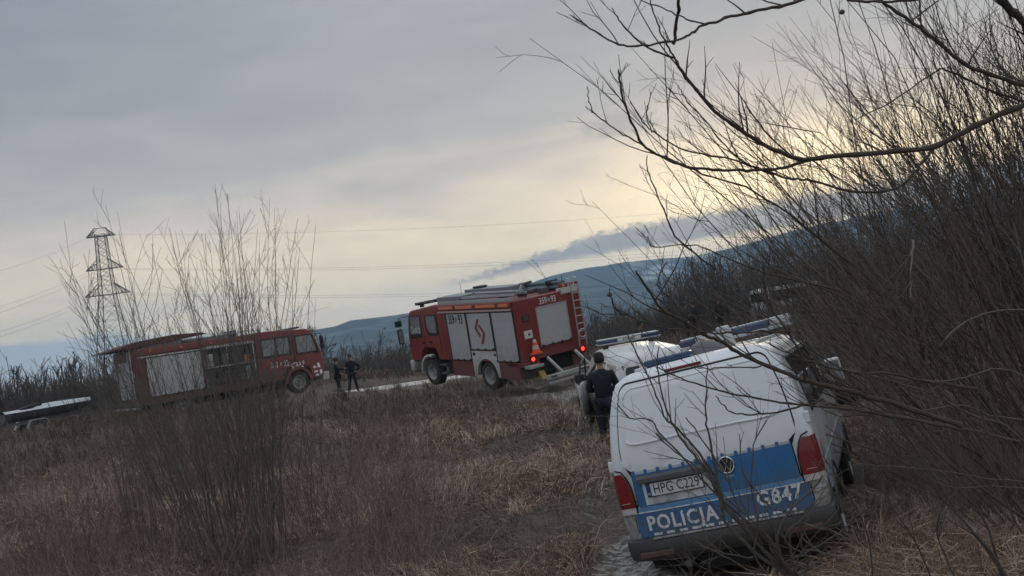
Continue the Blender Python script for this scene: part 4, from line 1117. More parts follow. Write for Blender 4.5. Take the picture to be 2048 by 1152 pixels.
    MB().hexa([(-1.08, CL - 0.02, 1.82), (1.08, CL - 0.02, 1.82), (1.08, CL - 0.08, 1.82), (-1.08, CL - 0.08, 1.82), (-1.0, CL - 0.30, 2.58), (1.0, CL - 0.30, 2.58), (1.0, CL - 0.36, 2.56), (-1.0, CL - 0.36, 2.56)]).build('windscreen', glass, root)
    for s in (-1, 1): MB().box((min(s*0.8, s*1.1), CL + 0.2, 0.55), (max(s*0.8, s*1.1), CL + 0.24, 0.72)).build('headlight', lens_clear, root)
    # rear wall with narrow shutter, ladder, lamps
    shutter(root, lambda u, z, o_: (u, -o_, z), -0.75, 0.55, 0.95, 2.45, 3, name='rear_shutter')
    for x in (0.78, 1.08): MB().tube([(x, -0.10, 0.9), (x, -0.10, 3.15)], 0.022, 6).build('ladder_rail', alu2, root)
    for i in range(8): MB().tube([(0.78, -0.10, 1.0 + 0.27*i), (1.08, -0.10, 1.0 + 0.27*i)], 0.015, 6).build('ladder_rung', alu2, root)
    for x in (-1.08, 1.0):
        for z, m_ in ((1.9, lens_clear), (1.1, lens_red), (0.78, lens_amber)): MB().box((x - 0.07, -0.03, z - 0.09), (x + 0.07, 0, z + 0.09)).build('tail_light', m_, root)
    MB().box((-1.2, -0.32, 0.52), (1.2, 0.0, 0.60)).build('rear_step', alu2, root, bevel=0.01)
    MB().box((-0.6, 0.2, 0.3), (0.6, 8.0, 0.62)).build('chassis', under, root)
    # raised rear canopy and roof gear
    MB().prism([(-0.95, 2.97), (-0.93, 3.0), (0.3, 3.26), (1.8, 3.36), (3.0, 3.30), (3.2, 3.22), (1.8, 3.12), (0.4, 3.02)], 'X', -1.15, 1.15).build('rear_canopy', mat('canopy_maroon', (0.10, 0.028, 0.025), 0.6), root, bevel=0.01)
    MB().prism([(-0.7, 2.955), (0.1, 2.96), (0.35, 3.005), (-0.6, 2.965)], 'X', -1.1, 1.1).build('canopy_lining', under, root)
    for x in (-0.9, 0.9): MB().bar((x, 0.1, 2.95), (x, 0.35, 3.22), 0.08).build('canopy_strut', black, root)
    MB().box((-1.0, 0.4, 2.96), (1.05, 2.1, 3.16)).build('roof_locker', MATS['locker_grey'], root, bevel=0.02)
    MB().box((-0.9, 2.4, 2.96), (1.0, 4.2, 3.10)).build('roof_locker', MATS['locker_grey'], root, bevel=0.02)
    MB().box((0.4, 4.3, 2.97), (0.8, 4.7, 3.22)).build('roof_fitting', galv, root, bevel=0.02)
    MB().tube([(1.0, 2.2, 3.05), (1.0, 5.2, 3.12)], 0.03, 6).build('roof_pole', alu2, root)
    for i in range(3):
        MB().tube([(-0.9 + i*0.25, -0.55 - 0.1*math.sin(a) , 2.80 + 0.28*math.cos(a) - 0.05*i) for a in lin(0, 2*math.pi*0.8, 12)], 0.02, 5).build('hanging_hose', black, root)
    MB().box((-0.9, 7.4, 2.93), (0.9, 7.7, 3.02)).build('light_bar', lens_blue, root, bevel=0.03)
FS_ROT = pose(49.0, 1.0, 0.0) @ Matrix.Scale(1.05, 4)
_p = at(285, 838, 40.2); _r = FS_ROT.to_3x3()
FS_POS = _p - _r @ Vector((1.25, 0, 0.0)); FS_POS.z = 0.86
build_fire_engine_side()

# ---------------- white off-roader with the STRAZ light bar
def build_offroader():
    root = empty('off_road_car', OR_POS, OR_ROT, 'white off-road car with roof light bar reading STRA\u017b, just beyond the police van', 'car')
    ZS = [0.50, 0.70, 0.95, 1.08, 1.30, 1.55, 1.70, 1.76]; HW = [0.86, 0.90, 0.90, 0.88, 0.81, 0.73, 0.68, 0.60]; YR = [0.02, 0.0, 0.0, 0.02, 0.07, 0.16, 0.24, 0.34]
    hw = lambda z: float(np.interp(z, ZS, HW)); yr = lambda z: float(np.interp(z, ZS, YR))
    LEN = 4.6
    def yf(z): return float(np.interp(z, [0.5, 0.95, 1.08, 1.70, 1.76], [LEN, LEN - 0.02, 3.35, 2.70, 2.55]))
    rows = []
    for z in [0.50, 0.60, 0.70, 0.85, 0.95, 1.02, 1.08, 1.20, 1.30, 1.42, 1.55, 1.64, 1.70, 1.74, 1.76]:
        w = hw(z); y0 = yr(z); y1 = yf(z); rc = 0.09; pts = [(0, y0, z), (w*0.5, y0, z), (w - rc, y0 + 0.01, z)]
        for k in range(1, 5): a = k/4*math.pi/2; pts.append((w - rc + rc*math.sin(a), y0 + 0.01 + rc*(1 - math.cos(a)), z))
        for t in (0.2, 0.4, 0.6, 0.8, 0.95): pts.append((w, y0 + rc + (y1 - y0 - rc)*t, z))
        pts += [(w*0.8, y1, z), (0, y1 + 0.04, z)]; rows.append(pts)
    for sc, dz in ((0.8, 0.018), (0.0, 0.03)): rows.append([(p[0]*sc, 1.45 + (p[1]-1.45)*(0.95 if sc else 0.93), 1.76 + dz) for p in rows[14]])
    b = MB(); n = len(rows[0])
    for s in (1, -1): b.add([(p[0]*s, p[1], p[2]) for r_ in rows for p in r_], [(j*n+i, j*n+i+1, (j+1)*n+i+1, (j+1)*n+i) for j in range(len(rows)-1) for i in range(n-1)])
    b.build('body', white2, root, smooth=True)
    # tail glass, panels
    def tq(x, z, d): return (x, yr(z) - d, z)
    def tp(name, m, pp, d, par):
        V = [tq(x, z, d) for x, z in pp]; V2 = [tq(x, z, d - 0.02) for x, z in pp]; k = len(pp)
        bb = MB().add(V + V2, [tuple(range(k)), tuple(range(k, 2*k))[::-1]] + [(i, (i+1) % k, k + (i+1) % k, k + i) for i in range(k)])
        return bb.build(name, m, par)
    tp('rear_window', glass, [(-0.66, 1.16), (-0.60, 1.12), (0.62, 1.12), (0.68, 1.18), (0.62, 1.56), (-0.60, 1.56), (-0.64, 1.50)], 0.01, root)
    tp('rear_panel', white2, [(-0.40, 1.14), (0.0, 1.14), (0.0, 1.60), (-0.36, 1.60)], 0.03, root)
    tp('tail_seam', seam, [(-0.72, 0.62), (-0.70, 0.62), (-0.66, 1.60), (-0.68, 1.60)], 0.008, root)
    for s in (-1, 1):
        MB().box((min(s*0.76, s*0.885), -0.02, 0.90), (max(s*0.76, s*0.885), 0.06, 1.18)).build('tail_light', lens_red, root, bevel=0.02)
        for y0, y1 in ((0.45, 1.30), (1.38, 2.15), (2.22, 2.85)):
            V = [(s*(hw(1.14)+0.004), y0, 1.14), (s*(hw(1.14)+0.004), y1 + (0.22 if y1 > 2.5 else 0), 1.14), (s*(hw(1.58)+0.004), y1 - 0.03, 1.58), (s*(hw(1.58)+0.004), y0 + 0.04, 1.58)]
            MB().hexa([(v[0]-s*0.02, v[1], v[2]) for v in V] + V).build('side_window', glass_l if y0 < 1 else glass, root)  # rearmost pane takes the glass with the sky reflection painted in
        for yc in (0.85, 3.65):
            wheel(root, (s*0.80, yc, 0.36), 0.365, 0.24, s)
            arc = [(s*0.90, yc + 0.44*math.cos(a), 0.40 + 0.44*math.sin(a)) for a in lin(0, math.pi, 13)]
            MB().tube(arc, 0.035, 6).build('wheel_arch', black, root, smooth=True)
        mr = MB().box((min(s*0.86, s*0.98), 2.78, 1.12), (max(s*0.86, s*0.98), 2.84, 1.17)).build('mirror_arm', black, root)
        MB().box((min(s*0.95, s*1.16), 2.74, 1.08), (max(s*0.95, s*1.16), 2.86, 1.28)).build('mirror_housing', black, mr, bevel=0.04, seg=3)
    MB().box((-0.88, -0.10, 0.45), (0.88, 0.06, 0.66)).build('rear_bumper', grey, root, bevel=0.03)
    MB().box((-0.7, 0.1, 0.3), (0.7, 4.4, 0.52)).build('underbody', under, root)
    # open front door on the left, seen edge on
    d = empty_child('open_door', root, (-0.90, 3.05, 0.0), R(-20))
    MB().hexa([(0.0, -1.0, 0.45), (0.05, -1.0, 0.45), (0.05, 0.0, 0.45), (0.0, 0.0, 0.45), (-0.02, -1.0, 1.12), (0.05, -1.0, 1.12), (0.05, 0.0, 1.12), (-0.02, 0.0, 1.12)]).build('open_door', white2, d, bevel=0.03, seg=3)
    MB().tube([(0.02, -0.95, 1.12), (0.10, -0.85, 1.56), (0.12, -0.30, 1.62), (0.03, 0.0, 1.14)], 0.02, 6).build('window_frame', black, d, smooth=True)
    # light bar
    y = 2.25
    lb = MB().box((-0.68, y - 0.13, 1.86), (0.68, y + 0.13, 1.885)).build('light_bar', alu2, root, bevel=0.004)
    MB().box((-0.67, y - 0.125, 1.888), (-0.26, y + 0.125, 1.96)).build('light_lens', lens_blue, lb, bevel=0.02, seg=3)
    MB().box((0.27, y - 0.125, 1.888), (0.67, y + 0.125, 1.96)).build('light_lens', lens_blue, lb, bevel=0.02, seg=3)
    MB().box((-0.25, y - 0.12, 1.888), (0.26, y + 0.12, 1.955)).build('sign_panel', plate_w, lb, bevel=0.008)
    text_on('sign_lettering', 'STRA\u017b', 0.085, ink, lb, lambda u, v: (u, y - 0.124, v + 1.917), bold=0.002, spacing=1.15)
    MB().box((-0.66, y - 0.10, 1.962), (0.66, y + 0.10, 1.975)).build('light_bar_top', alu2, lb)
    for x in (-0.5, 0.5): MB().box((x - 0.05, y - 0.06, 1.75), (x + 0.05, y + 0.06, 1.86)).build('bar_foot', black, lb)
    MB().tube([(0.0, 1.6, 1.78), (0.0, 1.58, 1.90)], 0.008, 5).build('aerial', black, root)
def empty_child(name, parent, loc, rz):
    o = bpy.data.objects.new(name, None); COL.objects.link(o); o.parent = parent; o.location = loc; o.rotation_euler = (0, 0, rz); return o
OR_ROT = pose(-7.0, 3.5, -1.5)
OR_POS = Vector((2.58, 18.0, -0.06))
build_offroader()

# ---------------- light van far right on the bank, partly hidden by branches
def build_far_van():
    p = at(1516, 606, 52.0); x, y = p.x, p.y
    root = empty('parked_van', (x, y, Hs(x, y) - 0.02), pose(72), 'pale van with dark windows on the far bank, seen through the branches', 'van')
    prof = [(0.0, 0.45), (0.0, 1.2), (0.12, 1.88), (0.4, 1.98), (3.3, 1.98), (3.7, 1.85), (4.3, 1.15), (4.8, 1.0), (4.9, 0.45)]
    MB().prism(prof, 'X', -0.92, 0.92).build('body', white2, root, bevel=0.06, seg=3)
    for s in (-1, 1):
        for y0, y1 in ((0.25, 1.45), (1.5, 2.55), (2.65, 3.5)):
            MB().box((min(s*0.922, s*0.935), y0, 1.22), (max(s*0.922, s*0.935), y1, 1.78)).build('side_window', glass, root)
        wheel(root, (s*0.8, 0.9, 0.34), 0.34, 0.22, s); wheel(root, (s*0.8, 3.95, 0.34), 0.34, 0.22, s)
        MB().box((min(s*0.922, s*0.94), 0.3, 0.95), (max(s*0.922, s*0.94), 4.2, 1.02)).build('side_trim', white, root)
        MB().box((min(s*0.75, s*0.85), -0.03, 0.95), (max(s*0.75, s*0.85), 0.0, 1.35)).build('tail_light', lens_red, root)
    MB().box((-0.7, -0.012, 1.25), (0.7, 0.02, 1.75)).build('rear_window', glass, root)
build_far_van()

# ---------------- boat on a trailer at the left edge
def build_boat():
    a = at(22, 868, 41.0); b_ = at(188, 835, 43.5)
    az = math.degrees(math.atan2((b_ - a).x, (b_ - a).y))
    rot = pose(az, 0); bx = a.x; by = a.y; z0 = Hs(a.x, a.y)
    tr = empty('boat_trailer', (bx, by, z0), rot, 'low boat trailer with bright mudguard and one spoked wheel at the left edge', 'trailer')
    for x in (-0.55, 0.55): MB().bar((x, -0.3, 0.55), (x, 3.6, 0.55), 0.07, 0.09).build('frame_rail', galv, tr)
    for y in (0.2, 1.3, 2.6): MB().bar((-0.6, y, 0.53), (0.6, y, 0.53), 0.06).build('cross_member', galv, tr)
    MB().bar((0, 2.6, 0.52), (0, 4.4, 0.5), 0.08).build('drawbar', galv, tr)
    for s in (-1, 1):
        wheel(tr, (s*0.78, 0.9, 0.28), 0.29, 0.17, s, holes=5)
        g_ = MB(); pts = [(0.42, 0.28), (0.55, 0.62), (0.65, 0.66), (1.15, 0.66), (1.28, 0.58), (1.34, 0.42)]
        for p, q in zip(pts[:-1], pts[1:]): g_.bar((s*0.80, p[0], p[1]), (s*0.80, q[0], q[1]), 0.24, 0.035)
        g_.build('mudguard', alu2, tr)
    bt = empty('boat', (bx, by, z0 + 0.62), rot @ Matrix.Scale(0.8, 4), 'slender white boat with a dark open cockpit resting on the trailer at the left', 'boat')
    # hull stations
    hull_m = mat('dark_hull', (0.06, 0.065, 0.066), 0.5); deck_m = mat('white_gelcoat', (0.50, 0.52, 0.53), 0.4, vary=0.2, scale=4)
    V = []; n = 15; sec = 9
    for i in range(n):
        t = i / (n - 1); y = -0.35 + 4.7 * t; w = 0.68 * (1 - max(0, (t - 0.35) / 0.65) ** 2.2) * (0.80 + 0.2 * min(1, t * 6)) + 0.012; kz = 0.26 * max(0, (t - 0.6) / 0.4) ** 2
        for j in range(sec):
            a_ = math.pi * j / (sec - 1); V.append((-w * math.cos(a_), y, 0.52 + 0.12 * t - (0.50 - kz) * math.sin(a_) ** 0.7))
    hu = MB().add(V, [(i*sec+j, i*sec+j+1, (i+1)*sec+j+1, (i+1)*sec+j) for i in range(n-1) for j in range(sec-1)]); hu.f.append(tuple(range(sec)))
    hu.build('hull', hull_m, bt, smooth=True)
    V = []; 
    for i in range(n):
        t = i / (n - 1); y = -0.35 + 4.7 * t; w = 0.70 * (1 - max(0, (t - 0.35) / 0.65) ** 2.2) * (0.80 + 0.2 * min(1, t * 6)) + 0.02
        top = 0.26 * (1 - abs(t - 0.55) ** 1.5) if t > 0.3 else 0.13
        for j in range(7):
            u = -1 + 2 * j / 6; V.append((w * u, y, 0.53 + 0.12 * t + top * (1 - abs(u) ** 3)))
    MB().add(V, [(i*7+j, i*7+j+1, (i+1)*7+j+1, (i+1)*7+j) for i in range(n-1) for j in range(6)]).build('deck', deck_m, bt, smooth=True)
    MB().hexa([(-0.5, 0.45, 0.66), (0.5, 0.45, 0.66), (0.5, 1.6, 0.70), (-0.5, 1.6, 0.70), (-0.45, 0.5, 0.72), (0.45, 0.5, 0.72), (0.4, 1.55, 0.93), (-0.4, 1.55, 0.93)]).build('cockpit', under, bt, bevel=0.04)
    for y in (1.9, 2.7, 3.3): MB().tube([(0.66*math.cos(a_)*(1.02 if y < 2.5 else 0.85), y, 0.60 + 0.30*math.sin(a_)) for a_ in lin(0, math.pi, 11)], 0.014, 5).build('strap', black, bt)
build_boat()

# ------------------------------------------------------------------ people
def skinned(name, verts, edges, radii, m, parent, root=0, sub=1):
    me = bpy.data.meshes.new(name); me.from_pydata([tuple(v) for v in verts], edges, [])
    o = bpy.data.objects.new(name, me); COL.objects.link(o); o.parent = parent; me.materials.append(m)
    sk = o.modifiers.new('skin', 'SKIN'); sk.use_smooth_shade = True
    if not me.skin_vertices: me.attributes  # layer is made by the modifier below
    try: layer = me.skin_vertices[0].data
    except Exception: layer = None
    if layer is None or len(layer) == 0:
        import bmesh
        bm = bmesh.new(); bm.from_mesh(me); bm.verts.layers.skin.verify(); bm.to_mesh(me); bm.free(); layer = me.skin_vertices[0].data
    for i, r_ in enumerate(radii):
        rr = r_ if isinstance(r_, tuple) else (r_, r_); layer[i].radius = rr; layer[i].use_root = (i == root)
    ss = o.modifiers.new('sub', 'SUBSURF'); ss.levels = sub; ss.render_levels = sub
    return o

def person(x, y, face, label, arms, legs, lean=0.0, top=None, bottom=None, cap=True, height=1.78, z=None, group=None, head_turn=0.0, knit=False):
    """arms: ((elbow),(wrist)) for left and right; legs: ((knee),(ankle)); facing +Y locally"""
    top = top or darkcl; bottom = bottom or darkcl
    k = height / 1.78
    root = empty('person', (x, y, (Hs(x, y) if z is None else z) + 0.0), Matrix.Rotation(R(-face), 4, 'Z') @ Matrix.Scale(k, 4), label, 'person', group)
    L = lambda v: Vector((v[0], v[1] + lean * max(0, v[2] - 0.95), v[2]))
    pel, sp, ch, nk, hd = L((0, 0, 0.96)), L((0, 0, 1.16)), L((0, 0, 1.36)), L((0, 0.0, 1.52)), L((0, 0.02, 1.60))
    sh = [L((s*0.185, 0, 1.43)) for s in (-1, 1)]; hp = [Vector((s*0.10, 0, 0.93)) for s in (-1, 1)]
    el = [L(arms[i][0]) for i in (0, 1)]; wr = [L(arms[i][1]) for i in (0, 1)]
    kn = [Vector(legs[i][0]) for i in (0, 1)]; an = [Vector(legs[i][1]) for i in (0, 1)]
    V = [pel, sp, ch, nk, hd]; E = [(0,1),(1,2),(2,3),(3,4)]; Rr = [(0.13,0.10),(0.12,0.09),(0.14,0.10),0.052,0.055]
    def add(p, prev, r_): V.append(Vector(p)); Rr.append(r_); E.append((prev, len(V)-1)); return len(V)-1
    # head grows from the neck as part of the same body
    h1 = add(hd + Vector((0, 0.012, 0.045)), 4, (0.072, 0.082)); h2 = add(hd + Vector((0, 0.008, 0.11)), h1, (0.078, 0.098)); h3 = add(hd + Vector((0, 0.0, 0.165)), h2, (0.050, 0.062))
    add(V[h2] + Vector((0, 0.105, -0.025)), h2, 0.016)        # nose
    for i, s in ((0, -1), (1, 1)):
        a = add(sh[i], 2, 0.062); b_ = add(el[i], a, 0.042); c = add(wr[i], b_, 0.028)
        d = (wr[i] - el[i]).normalized(); side = d.cross(Vector((0, 0, 1))); side = side.normalized() if side.length > 0.1 else Vector((0, 1, 0))
        pm = add(wr[i] + d * 0.065, c, (0.036, 0.020))
        for q in range(4):                       # fingers, slightly curled
            off = side * (q - 1.5) * 0.019; ln = (0.075, 0.085, 0.08, 0.062)[q]
            f1 = add(wr[i] + d * 0.105 + off, pm, 0.009); add(wr[i] + d * (0.105 + ln * 0.8) + off + d.cross(side) * 0.02, f1, 0.007)
        add(wr[i] + d * 0.06 + side * 0.05, pm, 0.009)
        h = add(hp[i], 0, 0.085); kk = add(kn[i], h, 0.055); aa = add(an[i], kk, 0.038); add(an[i] + Vector((0, 0.10, -0.035)), aa, (0.038, 0.028))
    skinned('body', V, E, Rr, skin, root)
    # jacket
    V2 = [L((0, 0, 0.90)), L((0, 0, 1.10)), L((0, 0, 1.34)), L((0, 0, 1.47)), L((0, -0.005, 1.55))]
    R2 = [(0.185, 0.145), (0.175, 0.135), (0.195, 0.14), (0.13, 0.10), 0.088]; E2 = [(0,1),(1,2),(2,3),(3,4)]
    for i in (0, 1):
        n = len(V2); V2 += [sh[i], el[i], wr[i] + (el[i] - wr[i]).normalized() * 0.01]; R2 += [0.092, 0.068, 0.052]; E2 += [(2, n), (n, n+1), (n+1, n+2)]
    skinned('jacket', V2, E2, R2, top, root, 2)
    V3 = [Vector((0, 0, 0.97))]; R3 = [(0.16, 0.125)]; E3 = []
    for i in (0, 1):
        n = len(V3); V3 += [hp[i], kn[i], an[i] + Vector((0, 0, 0.06))]; R3 += [0.105, 0.078, 0.066]; E3 += [(0, n), (n, n+1), (n+1, n+2)]
    skinned('trousers', V3, E3, R3, bottom, root)
    for i in (0, 1):
        skinned('boot', [an[i] + Vector((0, -0.02, 0.12)), an[i] + Vector((0, -0.02, -0.03)), an[i] + Vector((0, 0.15, -0.055))], [(0,1),(1,2)], [0.06, (0.055, 0.055), (0.05, 0.04)], bootm, root)
    c = hd + Vector((0, 0.0, 0.11))
    hb = MB(); N = 14
    prof = [(0.062, 0.098), (0.10, 0.092), (0.13, 0.07), (0.148, 0.035), (0.153, 0.004)]
    if cap:
        hb.lathe([(0.0, 0.100)] + [(a, r_) for a, r_ in prof], 'Z', (c.x, c.y - 0.005, c.z - (0.03 if knit else 0.01)), n=N)
        if not knit: hb.add([(c.x-0.07, c.y+0.08, c.z+0.03), (c.x+0.07, c.y+0.08, c.z+0.03), (c.x+0.05, c.y+0.17, c.z+0.01), (c.x-0.05, c.y+0.17, c.z+0.01)], [(0,1,2,3)])
        hb.build('cap', black, root, smooth=True)
    MB().lathe([(-0.06, 0.07), (-0.02, 0.098), (0.06, 0.100), (0.12, 0.08), (0.145, 0.03)], 'Z', (c.x, c.y - 0.014, c.z - 0.005), n=N).build('hair', hairm, root, smooth=True)
    for s in (-1, 1):
        MB().lathe([(-0.008, 0.02), (0.008, 0.024)], 'X', (c.x + s*0.088, c.y - 0.005, c.z - 0.02), n=8).build('ear', skin, root)
        MB().lathe([(0, 0.004), (0.006, 0.010), (0.012, 0.004)], 'Y', (c.x + s*0.032, c.y + 0.083, c.z + 0.0), n=8).build('eye', ink, root)
    MB().box((c.x - 0.025, c.y + 0.080, c.z - 0.068), (c.x + 0.025, c.y + 0.09, c.z - 0.06)).build('mouth', mat('lips', (0.25, 0.08, 0.07), 0.6), root)
    return root

DOWN = (((-0.24, -0.02, 1.14), (-0.25, 0.08, 0.90)), ((0.24, -0.02, 1.14), (0.25, 0.08, 0.90)))
FRONT = (((-0.27, 0.02, 1.16), (-0.10, 0.24, 1.16)), ((0.27, 0.02, 1.16), (0.10, 0.24, 1.12)))
HIPS = (((-0.24, -0.02, 1.14), (-0.22, 0.12, 0.92)), ((0.42, -0.06, 1.20), (0.22, 0.04, 1.04)))
POINT = (((-0.24, 0.0, 1.15), (-0.2, 0.18, 1.05)), ((0.30, 0.12, 1.26), (0.42, 0.36, 1.28)))
STAND = (((-0.11, 0.01, 0.50), (-0.12, 0, 0.09)), ((0.11, 0.01, 0.50), (0.13, 0, 0.09)))
WIDE = (((-0.16, 0.02, 0.50), (-0.21, 0, 0.09)), ((0.15, 0.02, 0.50), (0.22, 0.02, 0.09)))
STEP = (((-0.12, 0.12, 0.52), (-0.12, 0.10, 0.12)), ((0.12, 0.0, 0.50), (0.13, -0.16, 0.10)))
_a = at(1210, 850, 17.6)
_a.x += 0.06; person(_a.x, _a.y, 8, 'person in navy jacket and black cap standing with back turned at the open car door', FRONT, STAND, lean=0.06, top=navy, bottom=navy, knit=True, height=1.80, z=-0.0)
_a = at(680, 792, 44.0); person(_a.x, _a.y, 78, 'slimmer dark figure on the left of the pair beside the left fire engine cab', POINT, STAND, z=0.62, height=1.76)
_a = at(709, 789, 44.5); person(_a.x, _a.y, -165, 'broad dark figure with elbow out, right-hand one of the pair beside the left fire engine', (HIPS[1] and ((( -0.42, -0.06, 1.20), (-0.22, 0.04, 1.04)), HIPS[0][0:2])[0], ((0.24, -0.02, 1.14), (0.22, 0.12, 0.92))), WIDE, z=0.60, height=1.86)
_a = at(1285, 690, 31.0); person(_a.x, _a.y, 150, 'dark figure standing beyond the off-road car, showing just above its light bar', FRONT, STAND, z=0.45, height=1.76)
_a = at(1380, 690, 46.0); person(_a.x, _a.y, 100, 'left of two dark figures standing close together on the bank behind the branches', DOWN, STAND, z=0.90, height=1.78, top=browncl)
_a = at(1397, 690, 46.4); person(_a.x, _a.y, -100, 'right of two dark figures standing close together on the bank behind the branches', FRONT, STAND, z=0.90, height=1.80)
_a = at(1446, 680, 50.0); person(_a.x, _a.y, 160, 'figure in brown jacket standing left of the pale van on the far bank', DOWN, STAND, z=0.92, height=1.76, top=browncl)

# ------------------------------------------------------------------ vegetation
def curve_strands(P0, D0, L, K, r0, r1, wob, rise, g_):
    """N strands from P0 along D0, length L, K points; rise bends them upwards"""
    N = len(P0); P = np.zeros((N, K, 3)); P[:, 0] = P0; D = D0 / (np.linalg.norm(D0, axis=1, keepdims=True) + 1e-9)
    st = (L / (K - 1))[:, None]
    for k in range(1, K):
        D = D + g_.normal(0, wob, (N, 3)); D[:, 2] += rise
        D /= np.linalg.norm(D, axis=1, keepdims=True); P[:, k] = P[:, k-1] + D * st
    t = np.linspace(0, 1, K)[None, :]
    Rd = r0[:, None] * (1 - t) + r1 * t
    return P, Rd
def sample_on(P, Rd, per, g_, lo=0.25, hi=0.98):
    N, K, _ = P.shape; idx = np.repeat(np.arange(N), per); t = g_.uniform(lo, hi, len(idx)) * (K - 1)
    i = np.minimum(t.astype(int), K - 2); f = (t - i)[:, None]
    p = P[idx, i] * (1 - f) + P[idx, i+1] * f; d = P[idx, i+1] - P[idx, i]; d /= np.linalg.norm(d, axis=1, keepdims=True) + 1e-9
    r_ = Rd[idx, i] * (1 - f[:, 0]) + Rd[idx, i+1] * f[:, 0]
    return p, d, r_, t / (K - 1), idx
def side_dirs(d, ang, g_):
    a = g_.normal(size=d.shape); a -= (a * d).sum(1, keepdims=True) * d; a /= np.linalg.norm(a, axis=1, keepdims=True) + 1e-9
    return d * np.cos(ang)[:, None] + a * np.sin(ang)[:, None]

def shrub_geo(seed, n, height, spread, lean=(0, 0), r0=0.011, per1=7, per2=2, wob=0.06, rise=0.05, base_r=0.35, rmin=0.0016, lenvar=0.45):
    g_ = np.random.default_rng(seed)
    th = g_.uniform(0, 2*math.pi, n); rad = base_r * np.sqrt(g_.uniform(0, 1, n))
    P0 = np.stack([rad*np.cos(th), rad*np.sin(th), -0.15 + 0*th], 1)
    sp_ = spread * np.sqrt(g_.uniform(0.02, 1, n)); ph = th + g_.normal(0, 0.4, n)
    D = np.stack([np.sin(sp_)*np.cos(ph) + lean[0], np.sin(sp_)*np.sin(ph) + lean[1], np.cos(sp_)], 1)
    L = height * g_.uniform(1 - lenvar, 1.0, n)
    P, Rd = curve_strands(P0, D, L, 9, r0 * g_.uniform(0.55, 1.25, n), rmin, wob, rise, g_)
    p, d, r_, t, ix = sample_on(P, Rd, per1, g_)
    ang = g_.uniform(0.25, 0.75, len(p)); L1 = L[ix] * g_.uniform(0.15, 0.5, len(p)) * (1.15 - t)
    P1, R1 = curve_strands(p, side_dirs(d, ang, g_), L1, 6, np.maximum(r_ * 0.6, rmin * 1.2), rmin * 0.9, wob * 1.2, rise * 1.3, g_)
    out = [(P, Rd, 4), (P1, R1, 3)]
    if per2:
        p, d, r_, t, ix = sample_on(P1, R1, per2, g_, 0.15, 0.95)
        ang = g_.uniform(0.3, 0.9, len(p)); L2 = L1[ix] * g_.uniform(0.2, 0.55, len(p))
        P2, R2 = curve_strands(p, side_dirs(d, ang, g_), L2, 4, np.maximum(r_ * 0.7, rmin), rmin * 0.8, wob * 1.3, rise, g_)
        out.append((P2, R2, 3))
    return out

def make_shrub(name, label, cat, x, y, geo, m, group, z=None, rot=0.0, scale=1.0, dz=0.0):
    root = empty(name, (x, y, (Hs(x, y) if z is None else z) + dz), None, label, cat, group)
    root.rotation_euler.z = rot; root.scale = (scale,)*3
    if isinstance(geo, list):
        b = Bundle(); b.add(*geo[0]); s_ = b.build('stems', m, root)
        b = Bundle()
        for gg in geo[1:]: b.add(*gg)
        t_ = b.build('twigs', m, root, kind='stuff')
    else:
        s0, t0 = geo
        s_ = s0.copy(); COL.objects.link(s_); s_.parent = root; t_ = t0.copy(); COL.objects.link(t_); t_.parent = root
        for o_ in (s_, t_): o_.material_slots[0].link = 'OBJECT'; o_.material_slots[0].material = m
    return root, (s_, t_)

